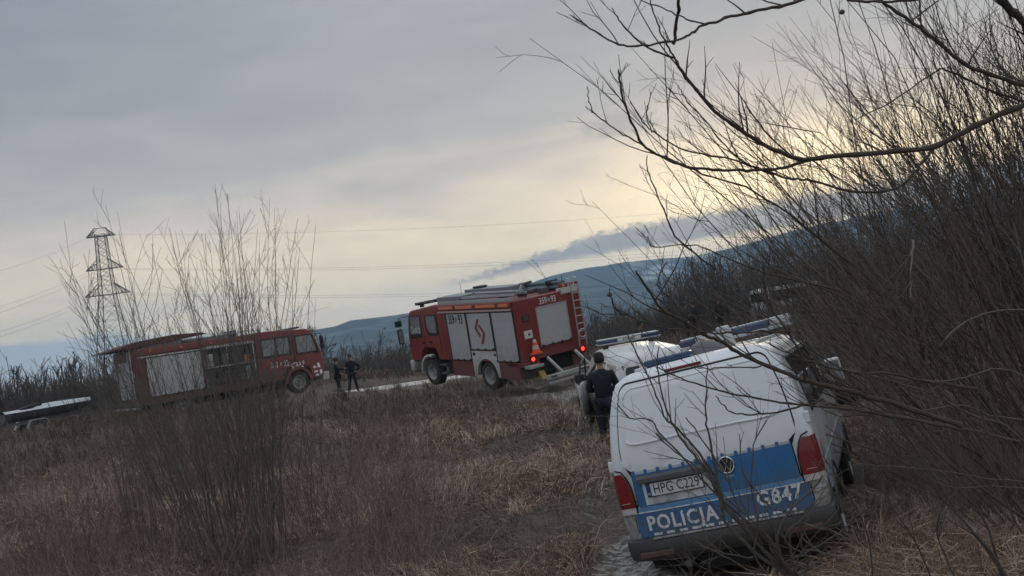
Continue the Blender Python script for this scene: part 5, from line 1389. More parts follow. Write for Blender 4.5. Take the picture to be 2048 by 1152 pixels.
def build_shrubs():
    # tall upright shrub left of centre
    gp = 'bare shrubs in the left foreground'
    g1 = shrub_geo(11, 84, 5.0, 0.26, (-0.10, 0.0), 0.011, 7, 2, wob=0.045, rise=0.03, base_r=0.65, rmin=0.0022)
    a = at(488, 1150, 12.0); make_shrub('willow_shrub', 'tallest bare shrub left of centre, its long straight rods fanning up against the sky', 'shrub', a.x, a.y, g1, bark, gp)
    g2 = shrub_geo(12, 36, 3.6, 0.26, (-0.03, 0.0), 0.009, 6, 2, wob=0.045, rise=0.03, base_r=0.8, rmin=0.002)
    a = at(395, 1120, 13.0); make_shrub('willow_shrub', 'bare shrub just left of the tallest one, rods reaching past the left fire engine roof', 'shrub', a.x, a.y, g2, bark, gp)
    g3 = shrub_geo(13, 15, 3.35, 0.22, (-0.12, 0.0), 0.008, 4, 1, wob=0.03, rise=0.02, base_r=0.3, rmin=0.002)
    a = at(270, 1080, 13.5); make_shrub('willow_shrub', 'thin bare shrub at far left with a few rods crossing the pylon base', 'shrub', a.x, a.y, g3, bark, gp)
    g4 = shrub_geo(14, 14, 2.6, 0.34, (0.02, 0.0), 0.008, 5, 2, wob=0.045, rise=0.03, base_r=0.3, rmin=0.002)
    a = at(640, 1070, 14.0); make_shrub('willow_shrub', 'bare shrub between the tallest one and the two standing figures', 'shrub', a.x, a.y, g4, bark, gp)
    a = at(740, 1010, 16.0); make_shrub('willow_shrub', 'sparse low shrub in front of the gap between the fire engines', 'shrub', a.x, a.y, shrub_geo(15, 7, 2.55, 0.16, (-0.02, 0), 0.008, 3, 1, rmin=0.002, base_r=0.5), bark, gp)
    a = at(120, 1120, 12.5); make_shrub('willow_shrub', 'low reddish bare shrub in the bottom left corner below the boat', 'shrub', a.x, a.y, shrub_geo(16, 40, 1.75, 0.55, (0, 0), 0.006, 6, 2, rmin=0.0018, base_r=0.8), bark_red, gp)
    a = at(985, 1148, 13.0); make_shrub('weed_stalk', 'thin dead upright stalk with short side twigs right of centre at the bottom', 'plant', a.x, a.y, shrub_geo(17, 3, 0.95, 0.12, (-0.08, 0), 0.006, 6, 1, rmin=0.0018, base_r=0.12), bark, None)
    # thicket on the right: prototypes with shared meshes
    gp2 = 'bare willow shrubs making the thicket on the right'
    protos = []
    for k, (n, h, sp_, ln, r0) in enumerate(((40, 6.7, 0.62, (-0.42, -0.05), 0.018), (42, 5.4, 0.75, (-0.42, 0.0), 0.016), (36, 8.0, 0.52, (-0.26, 0.0), 0.022), (36, 3.2, 0.95, (-0.2, 0.0), 0.012))):
        protos.append(shrub_geo(40 + k, n, h, sp_, ln, r0, 7, 2, wob=0.12, rise=0.045, base_r=0.65, rmin=0.0024))
    made = {}
    spots = [
        (4.65, 8.7, 0, 1.0, ''), (5.6, 9.6, 1, 1.0, ''), (6.6, 11.6, 0, 1.05, ''), (7.9, 13.2, 2, 1.05, ''),
        (9.4, 15.2, 2, 1.1, ''), (8.0, 17.6, 0, 1.1, ''), (6.9, 19.8, 1, 1.05, ''), (10.8, 18.4, 2, 1.2, ''),
        (9.2, 21.4, 2, 1.05, ''), (12.4, 21.6, 2, 1.3, ''), (8.3, 24.5, 3, 1.3, ''), (11.2, 25.5, 0, 1.2, ''), (14.2, 25.6, 2, 1.35, ''),
        (10.6, 30.0, 2, 1.15, ''), (13.6, 30.5, 0, 1.3, ''), (17.0, 30.5, 2, 1.4, ''), (16.2, 36.5, 2, 1.5, ''), (20.5, 37.5, 2, 1.6, ''),
        (14.2, 40.0, 3, 1.3, ''), (7.4, 9.2, 2, 0.95, ''), (8.8, 11.2, 0, 1.05, ''), (10.4, 13.0, 2, 1.1, '')]
    words = ['nearest thicket willow, rooted at the right edge, rods arching left over the van', 'bare willow beside the police van rear wheel', 'bare willow behind the police van mirror',
             'tall bare willow at the right edge, second row', 'tall willow at the right edge below the sunset glow',
             'willow whose rods lean over the pale far van', 'bare willow beyond the police van mirror', 'tall willow against the brightest sky at right', 'tall willow left of the sunset glow', 'largest willow at the upper right edge',
             'broad low willow at the foot of the bank', 'willow rising behind the pale far van', 'tall willow far right in the third row', 'willow on the bank right of the pale van', 'willow in the back row right of the pale van', 'tall back-row willow at far right',
             'furthest tall willow in front of the hills at right', 'furthest tall willow at the right frame edge', 'broad low willow on the crest of the bank', 'willow near the right frame edge at van level',
             'second-row willow near the right frame edge', 'tall willow crossing the right frame edge above the dry grass']
    for i, (x, y, k, s_, _) in enumerate(spots):
        rnd = random.Random(100 + i); geo = made.get(k, protos[k])
        r_, parts = make_shrub('willow_shrub', words[i], 'shrub', x, y, geo, (bark_warm, bark_silhouette, bark, bark_silhouette)[i % 4], gp2, rot=rnd.uniform(-0.9, 0.9), scale=s_ * (0.74 if y > 23 else 1.0))
        made[k] = parts
build_shrubs()

# the big willow in front, its limbs drawn one by one (photo pixels of the nodes, distances in metres)
def build_willow():
    g_ = np.random.default_rng(5)
    base = Vector((3.6, 4.2, 0)); base.z = Hs(base.x, base.y)
    root = empty('willow_tree', base, None, 'bare willow nearest the camera, long thick limbs sweeping in from the right', 'tree')
    C6 = lambda L: [(1140 + x / 2.057, y / 2.057) for x, y in L]
    C1 = lambda L: [(1140 + x / 3.2, 560 + y / 3.2) for x, y in L]
    limbs = [  # points, near distance, far distance, thickness px start -> end
        (C6([(2150, 300), (1990, 372), (1868, 432), (1700, 500), (1500, 602), (1300, 625), (1100, 640), (960, 655), (860, 625), (740, 562), (620, 478), (500, 345), (430, 240)]), 4.6, 4.0, 13, 6),
        (C6([(430, 240), (390, 165), (350, 75), (325, -20)]), 4.0, 3.9, 4, 2.2),
        (C6([(430, 240), (330, 200), (250, 140), (200, 80), (172, 32)]), 4.0, 3.9, 4.5, 2),
        (C6([(428, 180), (438, 100), (448, 0), (452, -60)]), 4.0, 3.9, 7, 6),
        (C6([(1000, 652), (880, 690), (780, 698), (640, 700), (500, 690), (390, 650), (310, 605), (260, 520), (225, 430), (210, 360), (200, 285)]), 4.3, 3.8, 6, 4),
        (C6([(310, 605), (240, 565), (180, 525), (100, 465), (80, 420), (72, 355)]), 3.9, 3.8, 3.5, 1.6),
        (C6([(110, 470), (85, 455), (64, 438)]), 3.85, 3.8, 2, 1.4),
        (C6([(1060, -60), (950, 0), (800, 38), (660, 72), (560, 100), (500, 135), (450, 160), (300, 187), (200, 180), (100, 130), (0, 60)]), 3.8, 3.4, 7, 3),
        (C6([(560, 100), (480, 78), (400, 40), (290, 0)]), 3.6, 3.5, 3.5, 2.2),
        (C6([(1240, -30), (1280, 5), (1400, 90), (1500, 160), (1620, 262), (1750, 312), (1868, 350), (2050, 400)]), 4.1, 4.4, 6, 9),
        (C6([(1110, -10), (1250, 8), (1430, -5), (1560, -30)]), 4.1, 4.1, 5, 5),
        (C6([(1900, 240), (1870, 100), (1800, 30), (1740, -40)]), 4.4, 4.0, 11, 18),
        (C6([(1868, 420), (1700, 360), (1560, 290), (1500, 300), (1320, 420), (1180, 490)]), 4.6, 4.2, 5, 2),
        (C6([(1500, 602), (1440, 680), (1350, 770), (1180, 790), (1000, 745), (900, 735), (800, 700), (640, 650), (480, 620), (340, 540), (290, 490), (245, 410)]), 4.6, 4.0, 6, 2),
        (C6([(335, 545), (315, 470), (325, 420), (335, 378)]), 4.0, 3.95, 2.4, 1.4),
        (C6([(900, 735), (760, 690), (640, 600), (560, 500), (470, 400), (445, 350)]), 4.3, 4.0, 3.4, 1.6),
        (C6([(1150, 1080), (1000, 960), (870, 860), (720, 770), (560, 720), (470, 680), (380, 640)]), 5.0, 4.3, 5, 2.4),
        (C6([(1120, 1200), (800, 1120), (640, 1060), (520, 1010), (350, 1015), (320, 970)]), 4.8, 4.3, 3.6, 1.6),
        (C6([(600, 1110), (450, 990), (400, 900), (360, 800), (320, 700), (318, 640)]), 4.5, 4.3, 4, 1.8),
        (C1([(2500, 960), (2048, 868), (1850, 838), (1700, 820), (1400, 790), (1150, 752), (900, 692), (760, 650), (640, 600), (560, 560)]), 5.0, 4.6, 6, 2.2),
        (C1([(1620, 770), (1480, 805), (1300, 850), (1150, 862), (1040, 850), (980, 800), (930, 740)]), 4.8, 4.6, 4.5, 2),
        (C1([(2500, 930), (2100, 800), (1900, 745), (1700, 690), (1500, 640), (1250, 545), (1100, 475), (960, 390), (860, 345), (700, 250), (580, 180), (500, 60), (420, -60)]), 4.9, 4.2, 11, 4),
        (C1([(1500, 640), (1480, 500), (1420, 380), (1300, 200), (1250, 60), (1240, -100)]), 4.7, 4.4, 4.5, 2.5),
        (C1([(1250, 545), (1150, 560), (980, 560), (860, 565), (790, 545)]), 4.6, 4.4, 3, 1.8),
        (C1([(1400, 330), (1180, 330), (900, 340), (700, 320), (560, 300), (450, 260), (350, 225), (200, 210), (100, 170)]), 4.6, 4.2, 4, 1.6),
        (C1([(620, -120), (560, 20), (650, 130), (760, 280), (820, 400)]), 4.3, 4.4, 2.5, 2.5),
        (C1([(350, 225), (290, 180), (260, 90), (255, 40)]), 4.2, 4.2, 3, 1.6),
        (C1([(2600, 700), (2250, 640), (2048, 600), (1800, 590), (1600, 540), (1400, 470), (1250, 400)]), 4.9, 4.5, 6, 2.5),
    ]
    strands = []
    for pts, d0, d1, w0, w1 in limbs:
        n = len(pts); P = []
        for i, (px, py) in enumerate(pts):
            t = i / (n - 1); P.append(at(px, py, d0 + (d1 - d0) * t + 0.08 * math.sin(3 * t + d0 * 5)))
        # smooth resample (Catmull-Rom)
        Q = []; Rr = []
        for i in range(n - 1):
            p0, p1, p2, p3 = P[max(0, i-1)], P[i], P[i+1], P[min(n-1, i+2)]
            for s_ in range(5):
                u = s_ / 5; q = 0.5 * ((2*p1) + (p2-p0)*u + (2*p0-5*p1+4*p2-p3)*u*u + (-p0+3*p1-3*p2+p3)*u**3)
                tt = (i + u) / (n - 1); node = 1.0 + (0.22 if (len(Q) % 4 == 0) else 0.0)
                jit = Vector(g_.normal(0, 0.0022, 3)); Q.append(q + jit); Rr.append(max(0.0017, 0.5 * (w0 + (w1-w0)*tt) / F * (d0 + (d1-d0)*tt)) * node)
        Q.append(P[-1]); Rr.append(Rr[-1] * 0.55)
        MB().tube([q - base for q in Q], Rr, 7).build('limb', bark_silhouette, root, smooth=True)
        strands.append((np.array([tuple(q - base) for q in Q]), np.array(Rr)))
    # trunk outside the frame on the right, carrying the limbs
    MB().tube([(0, 0, -0.2), (-0.05, 0.05, 0.6), (0.0, 0.25, 1.5), (0.05, 0.35, 2.4), (0.1, 0.3, 3.4)], [0.13, 0.11, 0.095, 0.08, 0.05], 10).build('trunk', bark, root, smooth=True)
    # shoots off every limb: mostly rising, some hanging forward
    B = Bundle()
    for P, Rr in strands:
        Ls = np.linalg.norm(np.diff(P, axis=0), axis=1).sum(); n = int(Ls * 8)
        if n < 3: continue
        t = g_.uniform(0.04, 0.97, n) * (len(P) - 1); i = np.minimum(t.astype(int), len(P) - 2); f = (t - i)[:, None]
        p = P[i] * (1 - f) + P[i+1] * f; d = P[i+1] - P[i]; d /= np.linalg.norm(d, axis=1, keepdims=True) + 1e-9
        ang = g_.uniform(0.4, 1.1, n); dd = side_dirs(d, ang, g_); dd[:, 2] = np.abs(dd[:, 2]) * 0.9 + 0.25
        dd[:, 1] *= 0.5
        L = g_.uniform(0.08, 0.58, n) * (0.4 + 0.6 * (Rr[i] > 0.005)); r_ = np.clip(Rr[i] * 0.5, 0.0014, 0.0042)
        P1, R1 = curve_strands(p, dd, L, 7, r_, 0.0011, 0.09, 0.06, g_); B.add(P1, R1, 4)
        p2, d2, r2, t2, ix = sample_on(P1, R1, 2, g_, 0.2, 0.9)
        P2, R2 = curve_strands(p2, side_dirs(d2, g_.uniform(0.35, 0.8, len(p2)), g_), L[ix] * g_.uniform(0.15, 0.45, len(p2)), 4, r2 * 0.8, 0.0010, 0.09, 0.05, g_); B.add(P2, R2, 3)
    B.build('twigs', bark_silhouette, root, kind='stuff')
    # a few galls
    for q, (px, py, d) in enumerate(((1684, 24, 4.1), (1219, 589, 4.2))):
        c = at(px, py, d) - base; MB().lathe([(-0.011, 0.003), (-0.007, 0.010), (0.0, 0.013), (0.007, 0.010), (0.011, 0.003)], 'Z', tuple(c), n=10).build('gall', bark, root, smooth=True)
build_willow()

# rods springing from low right in front of the police van
def build_front_shrubs():
    g_ = np.random.default_rng(9)
    C2 = lambda L: [(1180 + x / 3.657, 840 + y / 3.657) for x, y in L]
    C1 = lambda L: [(1140 + x / 3.2, 560 + y / 3.2) for x, y in L]
    C7 = lambda L: [(1500 + x * 0.5836, 480 + y * 0.5836) for x, y in L]
    base = Vector(at(1570, 1190, 5.0)); bz = Hs(base.x, base.y); b0 = Vector((base.x, base.y, bz))
    root = empty('willow_shrub', b0, None, 'bare shrub close in front of the police van bumper, its rods fanning over the tailgate', 'shrub')
    rods = [
        C2([(1480, 1141), (1400, 1030), (1340, 960), (1290, 850), (1100, 740), (960, 600), (900, 440), (850, 350)]) + C1([(820, 1152), (700, 1000), (640, 880), (590, 740), (560, 560), (570, 420)]),
        C2([(1480, 1141), (1240, 1000), (1080, 840), (980, 720), (950, 540), (905, 300), (870, 100), (850, 0)]) + C1([(870, 760), (880, 540)]),
        C2([(1420, 1100), (1330, 1010), (1180, 860), (1000, 640), (920, 420), (800, 250), (640, 60), (560, 0)]) + C1([(600, 860), (540, 700), (470, 560), (360, 330), (330, 240)]),
        C2([(1450, 1130), (1350, 980), (1300, 880), (1100, 700), (850, 470), (640, 230), (500, 90), (440, 0)]) + C1([(380, 880), (300, 790)]),
        C2([(1500, 1141), (1420, 1050), (1380, 960), (1370, 850), (1460, 660), (1640, 500), (1700, 400)]),
        C2([(1500, 1141), (1700, 1000), (1560, 870), (1500, 700), (1330, 640), (1200, 500), (1120, 380), (1090, 100)]),
        C2([(1300, 1130), (1200, 980), (1230, 760), (1180, 500), (1200, 180), (1290, 0)]),
        C2([(1240, 1141), (1010, 1010), (900, 960), (780, 900), (720, 850)]),
        C2([(1190, 1010), (1060, 990), (940, 965), (800, 920)]),
        C2([(740, 1141), (745, 1060), (760, 1000)]), C2([(900, 1141), (880, 1090), (870, 1040)]),
        C2([(1560, 1141), (1600, 1000), (1430, 900), (1500, 760), (1650, 780), (1830, 840), (1940, 930)]),
        C2([(1480, 1141), (1560, 960), (1760, 980), (2010, 1090)]),
        C2([(1400, 1060), (1700, 900), (1860, 800), (1950, 700), (2048, 640)]),
        C2([(1430, 1141), (1300, 1000), (1130, 760), (1040, 520), (900, 260), (760, 60), (700, -20)]),
        C2([(1500, 1141), (1400, 1000), (1250, 800), (1010, 580), (760, 330), (620, 230), (480, 100)]),
        C2([(1520, 1141), (1480, 1040), (1460, 820), (1560, 720), (1640, 590)]),
    ]
    B = Bundle(); 
    def rod(pts, d0, d1, w0, w1, base_, parent, B_, nsh=6):
        n = len(pts); P = [at(px, py, d0 + (d1 - d0) * i / (n - 1)) for i, (px, py) in enumerate(pts)]
        Q = []; Rr = []
        for i in range(n - 1):
            p0, p1, p2, p3 = P[max(0, i-1)], P[i], P[i+1], P[min(n-1, i+2)]
            for s_ in range(4):
                u = s_ / 4; q = 0.5 * ((2*p1) + (p2-p0)*u + (2*p0-5*p1+4*p2-p3)*u*u + (-p0+3*p1-3*p2+p3)*u**3); tt = (i + u) / (n - 1)
                Q.append(q + Vector(g_.normal(0, 0.002, 3))); Rr.append(max(0.0018, 0.5 * (w0 + (w1-w0)*tt) / F * (d0 + (d1-d0)*tt)) * (1.15 if len(Q) % 3 == 0 else 1))
        Q.append(P[-1]); Rr.append(Rr[-1] * 0.6)
        MB().tube([q - base_ for q in Q], Rr, 6).build('stem', bark, parent, smooth=True)
        PP = np.array([tuple(q - base_) for q in Q])[None]; RR = np.array(Rr)[None]
        m_ = nsh
        p, d, r_, t, ix = sample_on(PP, RR, m_, g_, 0.15, 0.97)
        dd = side_dirs(d, g_.uniform(0.3, 0.7, m_), g_); dd[:, 1] *= 0.4; dd[:, 2] += 0.15
        P1, R1 = curve_strands(p, dd, g_.uniform(0.10, 0.6, m_) * (1.2 - t), 6, np.clip(r_ * 0.55, 0.0015, 0.004), 0.0011, 0.06, 0.03, g_); B_.add(P1, R1, 4)
        p, d, r_, t, ix = sample_on(P1, R1, 1, g_, 0.2, 0.9)
        P2, R2 = curve_strands(p, side_dirs(d, g_.uniform(0.35, 0.7, len(p)), g_), g_.uniform(0.05, 0.22, len(p)), 4, r_ * 0.8, 0.001, 0.07, 0.03, g_); B_.add(P2, R2, 3)
    ws = [10, 8, 6, 5, 9, 4.5, 4, 3, 3, 3, 3, 4.5, 3.5, 3.5, 4, 3.5, 5]
    for pts, w in zip(rods, ws): rod(pts, 5.0, 4.7, w, 2.2, b0, root, B)
    B.build('twigs', bark, root, kind='stuff')
    # second shrub at the lower right
    b1 = Vector(at(2030, 1240, 5.2)); b1.z = Hs(b1.x, b1.y)
    root2 = empty('willow_shrub', b1, None, 'bare shrub in the bottom right corner with long rods leaning left over the dry grass', 'shrub')
    B = Bundle()
    rods2 = [C7([(900, 1180), (780, 1020), (700, 920), (600, 760), (500, 620), (430, 480), (380, 300), (330, 120)]),
             C7([(880, 1170), (820, 1060), (700, 930), (640, 860), (560, 700), (495, 620), (470, 480), (400, 250)]),
             C7([(860, 1160), (820, 1000), (760, 880), (700, 720), (640, 560), (560, 400), (520, 250), (440, 60)]),
             C7([(960, 830), (830, 820), (640, 790), (480, 775), (350, 770)]),
             C7([(960, 700), (800, 660), (640, 630), (500, 600), (330, 570), (200, 545)]),
             C7([(960, 620), (820, 600), (720, 565), (560, 590), (480, 600)]),
             C7([(1000, 760), (880, 640), (760, 600), (600, 520), (440, 470), (240, 420)]),
             C7([(960, 240), (830, 245), (720, 290), (670, 340)]), C7([(960, 480), (860, 440), (700, 480), (600, 480), (480, 470)]),
             C7([(560, 0), (555, 60), (552, 140), (548, 200)]), C7([(960, 850), (800, 845), (700, 850), (620, 820)]),
             C7([(620, 1152), (560, 1020), (480, 900), (430, 760)]), C7([(420, 1152), (400, 1000), (330, 860), (250, 740)]),
             C7([(700, 1152), (640, 1000), (660, 900), (600, 800)]), C7([(930, 1000), (880, 900), (860, 760), (800, 620), (780, 500)])]
    for i, pts in enumerate(rods2): rod(pts, 5.4, 5.0, (7, 6, 5.5, 3.5, 4.5, 3.5, 5, 4, 4, 5, 3.5, 3.5, 3.5, 3.5, 4)[i], 2.2, b1, root2, B, 9)
    B.build('twigs', bark, root2, kind='stuff')
build_front_shrubs()

# far trees
def build_far_trees():
    geos = [shrub_geo(70, 7, 6.5, 0.5, (0, 0), 0.07, 10, 6, wob=0.08, rise=0.05, base_r=0.3, rmin=0.018), shrub_geo(71, 5, 8.0, 0.35, (0, 0), 0.08, 12, 6, wob=0.07, rise=0.06, base_r=0.2, rmin=0.018),
            shrub_geo(72, 12, 5.0, 0.7, (0, 0), 0.05, 8, 5, wob=0.09, rise=0.05, base_r=0.5, rmin=0.018)]
    gp = 'bare trees rising above the far treeline'
    spots = [((440, 640), 0, 90, 'bare tree rising behind the left fire engine, left of its cab'), ((560, 640), 2, 85, 'bushy bare tree just behind the left fire engine cab roof'),
             ((660, 655), 1, 110, 'slender bare trees right of the left fire engine cab'), ((718, 652), 1, 100, 'single slender bare tree above the two figures'), ((65, 712), 2, 80, 'small spreading tree on the skyline at far left'),
             ((150, 690), 0, 85, 'bare tree left of the pylon foot'), ((790, 680), 0, 120, 'bare tree left of the middle fire engine cab'), ((1215, 615), 2, 120, 'hazy bare tree right of the middle fire engine ladder'),
             ((1300, 612), 0, 110, 'bare tree on the skyline above the off-road car'), ((600, 650), 0, 120, 'faint bare tree behind the left cab windscreen'), ((20, 745), 2, 90, 'bushy tree at the extreme left of the treeline'), ((1265, 628), 2, 95, 'round bare bush between fire engine ladder and far van')]
    made = {}
    for i, ((px, py), k, d, lab) in enumerate(spots):
        p = at(px, py, d); z = Hs(p.x, p.y); h = p.z - z; geo = made.get(k, geos[k]); s_ = h / (6.0, 7.6, 4.6)[k]
        r_, parts = make_shrub('bare_tree', lab, 'tree', p.x, p.y, geo, bark_far, gp, z=z, rot=i * 1.3, scale=s_); made[k] = parts
    # the wood that reads as one mass along the river
    g_ = np.random.default_rng(77); B = Bundle()
    def ring(n, d_lo, d_hi, az_lo, az_hi, h_lo, h_hi, r_):
        az = np.radians(g_.uniform(az_lo, az_hi, n)); d = g_.uniform(d_lo, d_hi, n); x = np.sin(az) * d; y = np.cos(az) * d
        P0 = np.stack([x, y, H(x, y, False) - 0.3], 1); D = np.stack([g_.normal(0, 0.13, n), g_.normal(0, 0.13, n), np.ones(n)], 1)
        L = g_.uniform(h_lo, h_hi, n) * (0.75 + 0.5 * fbm(x, y, 0.06, 2, 3))
        P, Rd = curve_strands(P0, D, L, 5, np.full(n, r_), r_ * 0.35, 0.09, 0.03, g_); B.add(P, Rd, 3)
        p, d_, rr, t, ix = sample_on(P, Rd, 6, g_, 0.2, 0.95)
        P1, R1 = curve_strands(p, side_dirs(d_, g_.uniform(0.4, 1.0, len(p)), g_), L[ix] * g_.uniform(0.15, 0.4, len(p)), 4, rr * 0.6, r_ * 0.25, 0.1, 0.06, g_); B.add(P1, R1, 3)
        return
    ring(1500, 75, 150, -36, -13, 3.0, 5.2, 0.06); ring(900, 75, 150, -13, 2, 1.9, 3.6, 0.05); ring(1300, 75, 150, 2, 30, 2.6, 4.8, 0.06)
    ring(1300, 130, 260, -36, -13, 5.0, 7.5, 0.10); ring(1000, 130, 240, -13, 2, 3.0, 5.2, 0.09); ring(1100, 130, 260, 2, 30, 4.0, 6.6, 0.10)
    ring(1500, 56, 80, -34, -12, 1.6, 3.4, 0.04)
    ring(900, 56, 75, -8, 30, 1.4, 2.6, 0.035)
    ring(1200, 50, 75, 9, 32, 2.5, 5.0, 0.045)
    o = B.build('far_wood', bark_far, None, kind='stuff'); o['label'] = 'grey-brown bare wood along the far river bank'; o['category'] = 'wood'
build_far_trees()

# ground cover: dry grass, low brush
def keep_mask(x, y):
    d = np.minimum(dist_poly(x, y, TRACK), dist_poly(x - 1.55, y, TRACK))
    blob = (((x - 1.3) / 2.3) ** 2 + ((y - 30.0) / 2.4) ** 2) < 1
    lead = ((x - 0.80 - (y - 9.5) * 0.12) / 0.42) ** 4 + ((y - 9.0) / 1.9) ** 4 < 1
    m_ = ((d > 0.30) | (np.sin(x * 91.7 + y * 47.3) > 0.1)) & ~blob & ~lead
    m_ &= ~((((x + 6.5) / 8.2) ** 2 + ((y - 48.5) / 5.0) ** 2) < 1)
    m_ &= ~((x / y > -0.25) & (x / y < -0.085) & (y > 38) & (y < 54) & (np.sin(x * 5 + y) < 0.35))
    for pos, rot, w, y0, y1 in ((VAN_POS, VAN_ROT, 1.0, -0.1, 4.9), (FE_POS, FE_ROT, 1.2, 0.1, 7.4), (FS_POS, FS_ROT, 1.2, 0, 8.5), (OR_POS, OR_ROT, 0.9, 0, 4.6)):
        Mi = (Matrix.Translation(pos) @ rot).inverted(); A = np.array(Mi)
        lx = A[0,0]*x + A[0,1]*y + A[0,3]; ly = A[1,0]*x + A[1,1]*y + A[1,3]
        m_ &= ~((np.abs(lx) < w) & (ly > y0) & (ly < y1))
    return m_
def build_grass():
    g_ = np.random.default_rng(3)
    m = mat('dry_grass_blades', (1, 1, 1), 0.85, vary=0.15, scale=1.0, attr=True, spec=0.2)
    def field(name, n, d_lo, d_hi, len_lo, len_hi, w_k, up_lo, up_hi, pal, thr, noise_f, seed, clump, label=None, az=(-31, 31), prefer=None, pw=1.0):
        u = g_.uniform(0, 1, n); d = (d_lo ** pw + u * (d_hi ** pw - d_lo ** pw)) ** (1 / pw) if pw else d_lo * (d_hi / d_lo) ** u
        a = np.radians(g_.uniform(az[0], az[1], n)); x, y = np.sin(a) * d, np.cos(a) * d
        # pull blades towards clump centres
        cx, cy = np.round(x / clump + 0.5 * np.sin(y * 3)) * clump, np.round(y / clump) * clump
        k = g_.uniform(0.0, 0.8, n); x = x + (cx - x) * k * 0.6; y = y + (cy - y) * k * 0.6
        nz = fbm(x, y, noise_f, 3, seed); ok = (nz > thr) & keep_mask(x, y)
        if prefer is not None: ok &= g_.uniform(0, 1, n) < prefer(x, y)
        x, y, d, nz = x[ok], y[ok], d[ok], nz[ok]; n = len(x); z = H(x, y)
        ln = g_.uniform(len_lo, len_hi, n) * (0.6 + 0.9 * np.clip((nz - thr) * 3, 0, 1)); w = np.maximum(0.004, d * w_k) * g_.uniform(0.7, 1.3, n)
        th = fbm(x, y, 0.8, 2, seed + 5) * 9 + g_.normal(0, 0.9, n); up = g_.uniform(up_lo, up_hi, n)
        hd = np.stack([np.cos(th), np.sin(th), 0*th], 1); D = hd * np.cos(up)[:, None]; D[:, 2] = np.sin(up)
        p0 = np.stack([x, y, z - 0.01], 1); p1 = p0 + D * (ln * 0.5)[:, None]; D2 = D.copy(); D2[:, 2] -= g_.uniform(0.2, 1.1, n); D2 += hd * 0.25
        D2 /= np.linalg.norm(D2, axis=1, keepdims=True); p2 = p1 + D2 * (ln * 0.5)[:, None]
        p2[:, 2] = np.maximum(p2[:, 2], z + 0.008)
        sv = np.stack([-hd[:, 1], hd[:, 0], g_.normal(0, 0.5, n)], 1); sv /= np.linalg.norm(sv, axis=1, keepdims=True); sv *= (w / 2)[:, None]
        V = np.stack([p0 - sv, p0 + sv, p1 - sv * 0.8, p1 + sv * 0.8, p2], 1).reshape(-1, 3)
        b_ = np.arange(n)[:, None] * 5
        Q = b_ + np.array([[0, 1, 3, 2]]); Tt = b_ + np.array([[2, 3, 4]])
        pc = np.array(pal)[g_.integers(0, len(pal), n)] * g_.uniform(0.8, 1.6, (n, 1)) * np.array([[1.03, 0.98, 0.98]])
        o = fast_mesh(name, V, Q, Tt, m, None, np.repeat(pc, 5, axis=0)); o['kind'] = 'stuff'
        if label: o['label'] = label
        return o
    tan = [(0.38, 0.30, 0.21), (0.28, 0.21, 0.15), (0.20, 0.15, 0.11), (0.46, 0.38, 0.28), (0.15, 0.11, 0.085)]
    brown = [(0.10, 0.078, 0.062), (0.13, 0.098, 0.078), (0.075, 0.058, 0.048), (0.17, 0.135, 0.105), (0.12, 0.088, 0.072)]
    # tan clumps
    field('dry_grass', 150000, 7.5, 30, 0.25, 0.62, 0.00055, 0.30, 1.25, tan, 0.50, 0.42, 51, 0.30, 'pale straw-coloured matted grass in clumps', pw=0.6)
    field('dead_litter', 120000, 7.5, 34, 0.12, 0.35, 0.00050, 0.05, 0.7, brown + tan[1:3], 0.25, 1.1, 52, 0.22, 'brown flattened dead grass and litter', pw=0.6)
    field('dry_grass', 60000, 7.5, 19, 0.25, 0.6, 0.00055, 0.2, 1.1, tan, 0.36, 0.6, 57, 0.30, 'straw-coloured matted grass to the right of the police van', az=(12, 31), pw=0.7)
    field('far_grass', 90000, 26, 75, 0.25, 0.75, 0.00042, 0.5, 1.4, brown + [(0.15, 0.125, 0.09)], 0.25, 0.4, 53, 0.6, 'dull brown rough grass round the fire engines', pw=0.8)
    # low upright reddish brush
    B = Bundle()
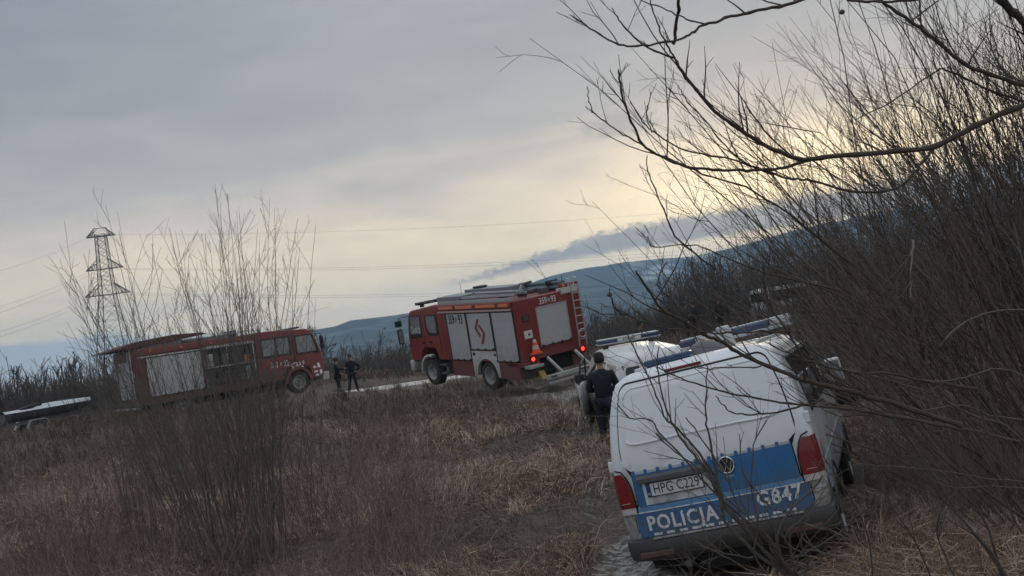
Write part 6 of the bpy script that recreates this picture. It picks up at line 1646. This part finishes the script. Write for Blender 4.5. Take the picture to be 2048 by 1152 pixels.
    def brush(n, d_lo, d_hi, az, h_lo, h_hi, r_, prefer, cols, seed):
        u = g_.uniform(0, 1, n); d = d_lo * (d_hi / d_lo) ** u; a = np.radians(g_.uniform(*az, n)); x, y = np.sin(a)*d, np.cos(a)*d
        ok = keep_mask(x, y) & (g_.uniform(0, 1, n) < prefer(x, y)); x, y, d = x[ok], y[ok], d[ok]; n = len(x)
        P0 = np.stack([x, y, H(x, y) - 0.02], 1); D = np.stack([g_.normal(0, 0.34, n), g_.normal(0, 0.34, n), np.ones(n)], 1)
        L = g_.uniform(h_lo, h_hi, n) ** 1.3 * (0.6 + 0.8 * fbm(x, y, 0.5, 2, seed)); rr = np.maximum(r_, d * 0.00016) * g_.uniform(0.7, 1.2, n)
        c = np.array(cols)[g_.integers(0, len(cols), n)] * g_.uniform(0.8, 1.7, (n, 1))
        P, Rd = curve_strands(P0, D, L, 4, rr, r_ * 0.45, 0.09, 0.03, g_); B.add(P, Rd, 3, c)
        p, d_, r2, t, ix = sample_on(P, Rd, 2, g_, 0.3, 0.95)
        P1, R1 = curve_strands(p, side_dirs(d_, g_.uniform(0.3, 0.7, len(p)), g_), L[ix]*g_.uniform(0.15, 0.45, len(p)), 3, r2*0.8, r_*0.4, 0.08, 0.04, g_); B.add(P1, R1, 3, c[ix])
    redc = [(0.16, 0.105, 0.095), (0.20, 0.14, 0.12), (0.11, 0.078, 0.070), (0.25, 0.20, 0.165)]
    grc = [(0.11, 0.10, 0.088), (0.14, 0.125, 0.108), (0.085, 0.076, 0.068), (0.19, 0.175, 0.15)]
    left = lambda x, y: (1 - sm((x / y + 0.17) / 0.10) * 0.93) * (0.25 + 0.95 * sm((fbm(x, y, 0.5, 3, 14) - 0.38) / 0.2))
    brush(9000, 9.5, 26, (-31, -4), 0.25, 1.15, 0.0027, left, redc, 61)
    brush(6500, 20, 44, (-31, 6), 0.35, 1.15, 0.0030, lambda x, y: (0.3 + 0.6 * (fbm(x, y, 0.25, 2, 4) > 0.5)) * np.where((x / y > -0.35) & (y > 27), 0.30, 1.0) * np.where((x / y > -0.24) & (x / y < -0.08) & (y > 33), 0.1, 1.0), grc, 62)
    brush(1300, 9, 24, (-6, 4), 0.2, 0.6, 0.002, lambda x, y: 0.6 + 0*x, redc + grc, 63)
    brush(5000, 9, 30, (13, 31), 0.3, 1.3, 0.0022, lambda x, y: sm((x - 2.9 - (y - 9) * 0.13) / 1.0), redc + grc, 64)
    mb = mat('brush_stems', (1, 1, 1), 0.85, vary=0.2, scale=2.0, attr=True, spec=0.2)
    o = B.build('low_brush', mb, None, kind='stuff'); o['label'] = 'reddish brown leafless brush covering the slope'
build_grass()
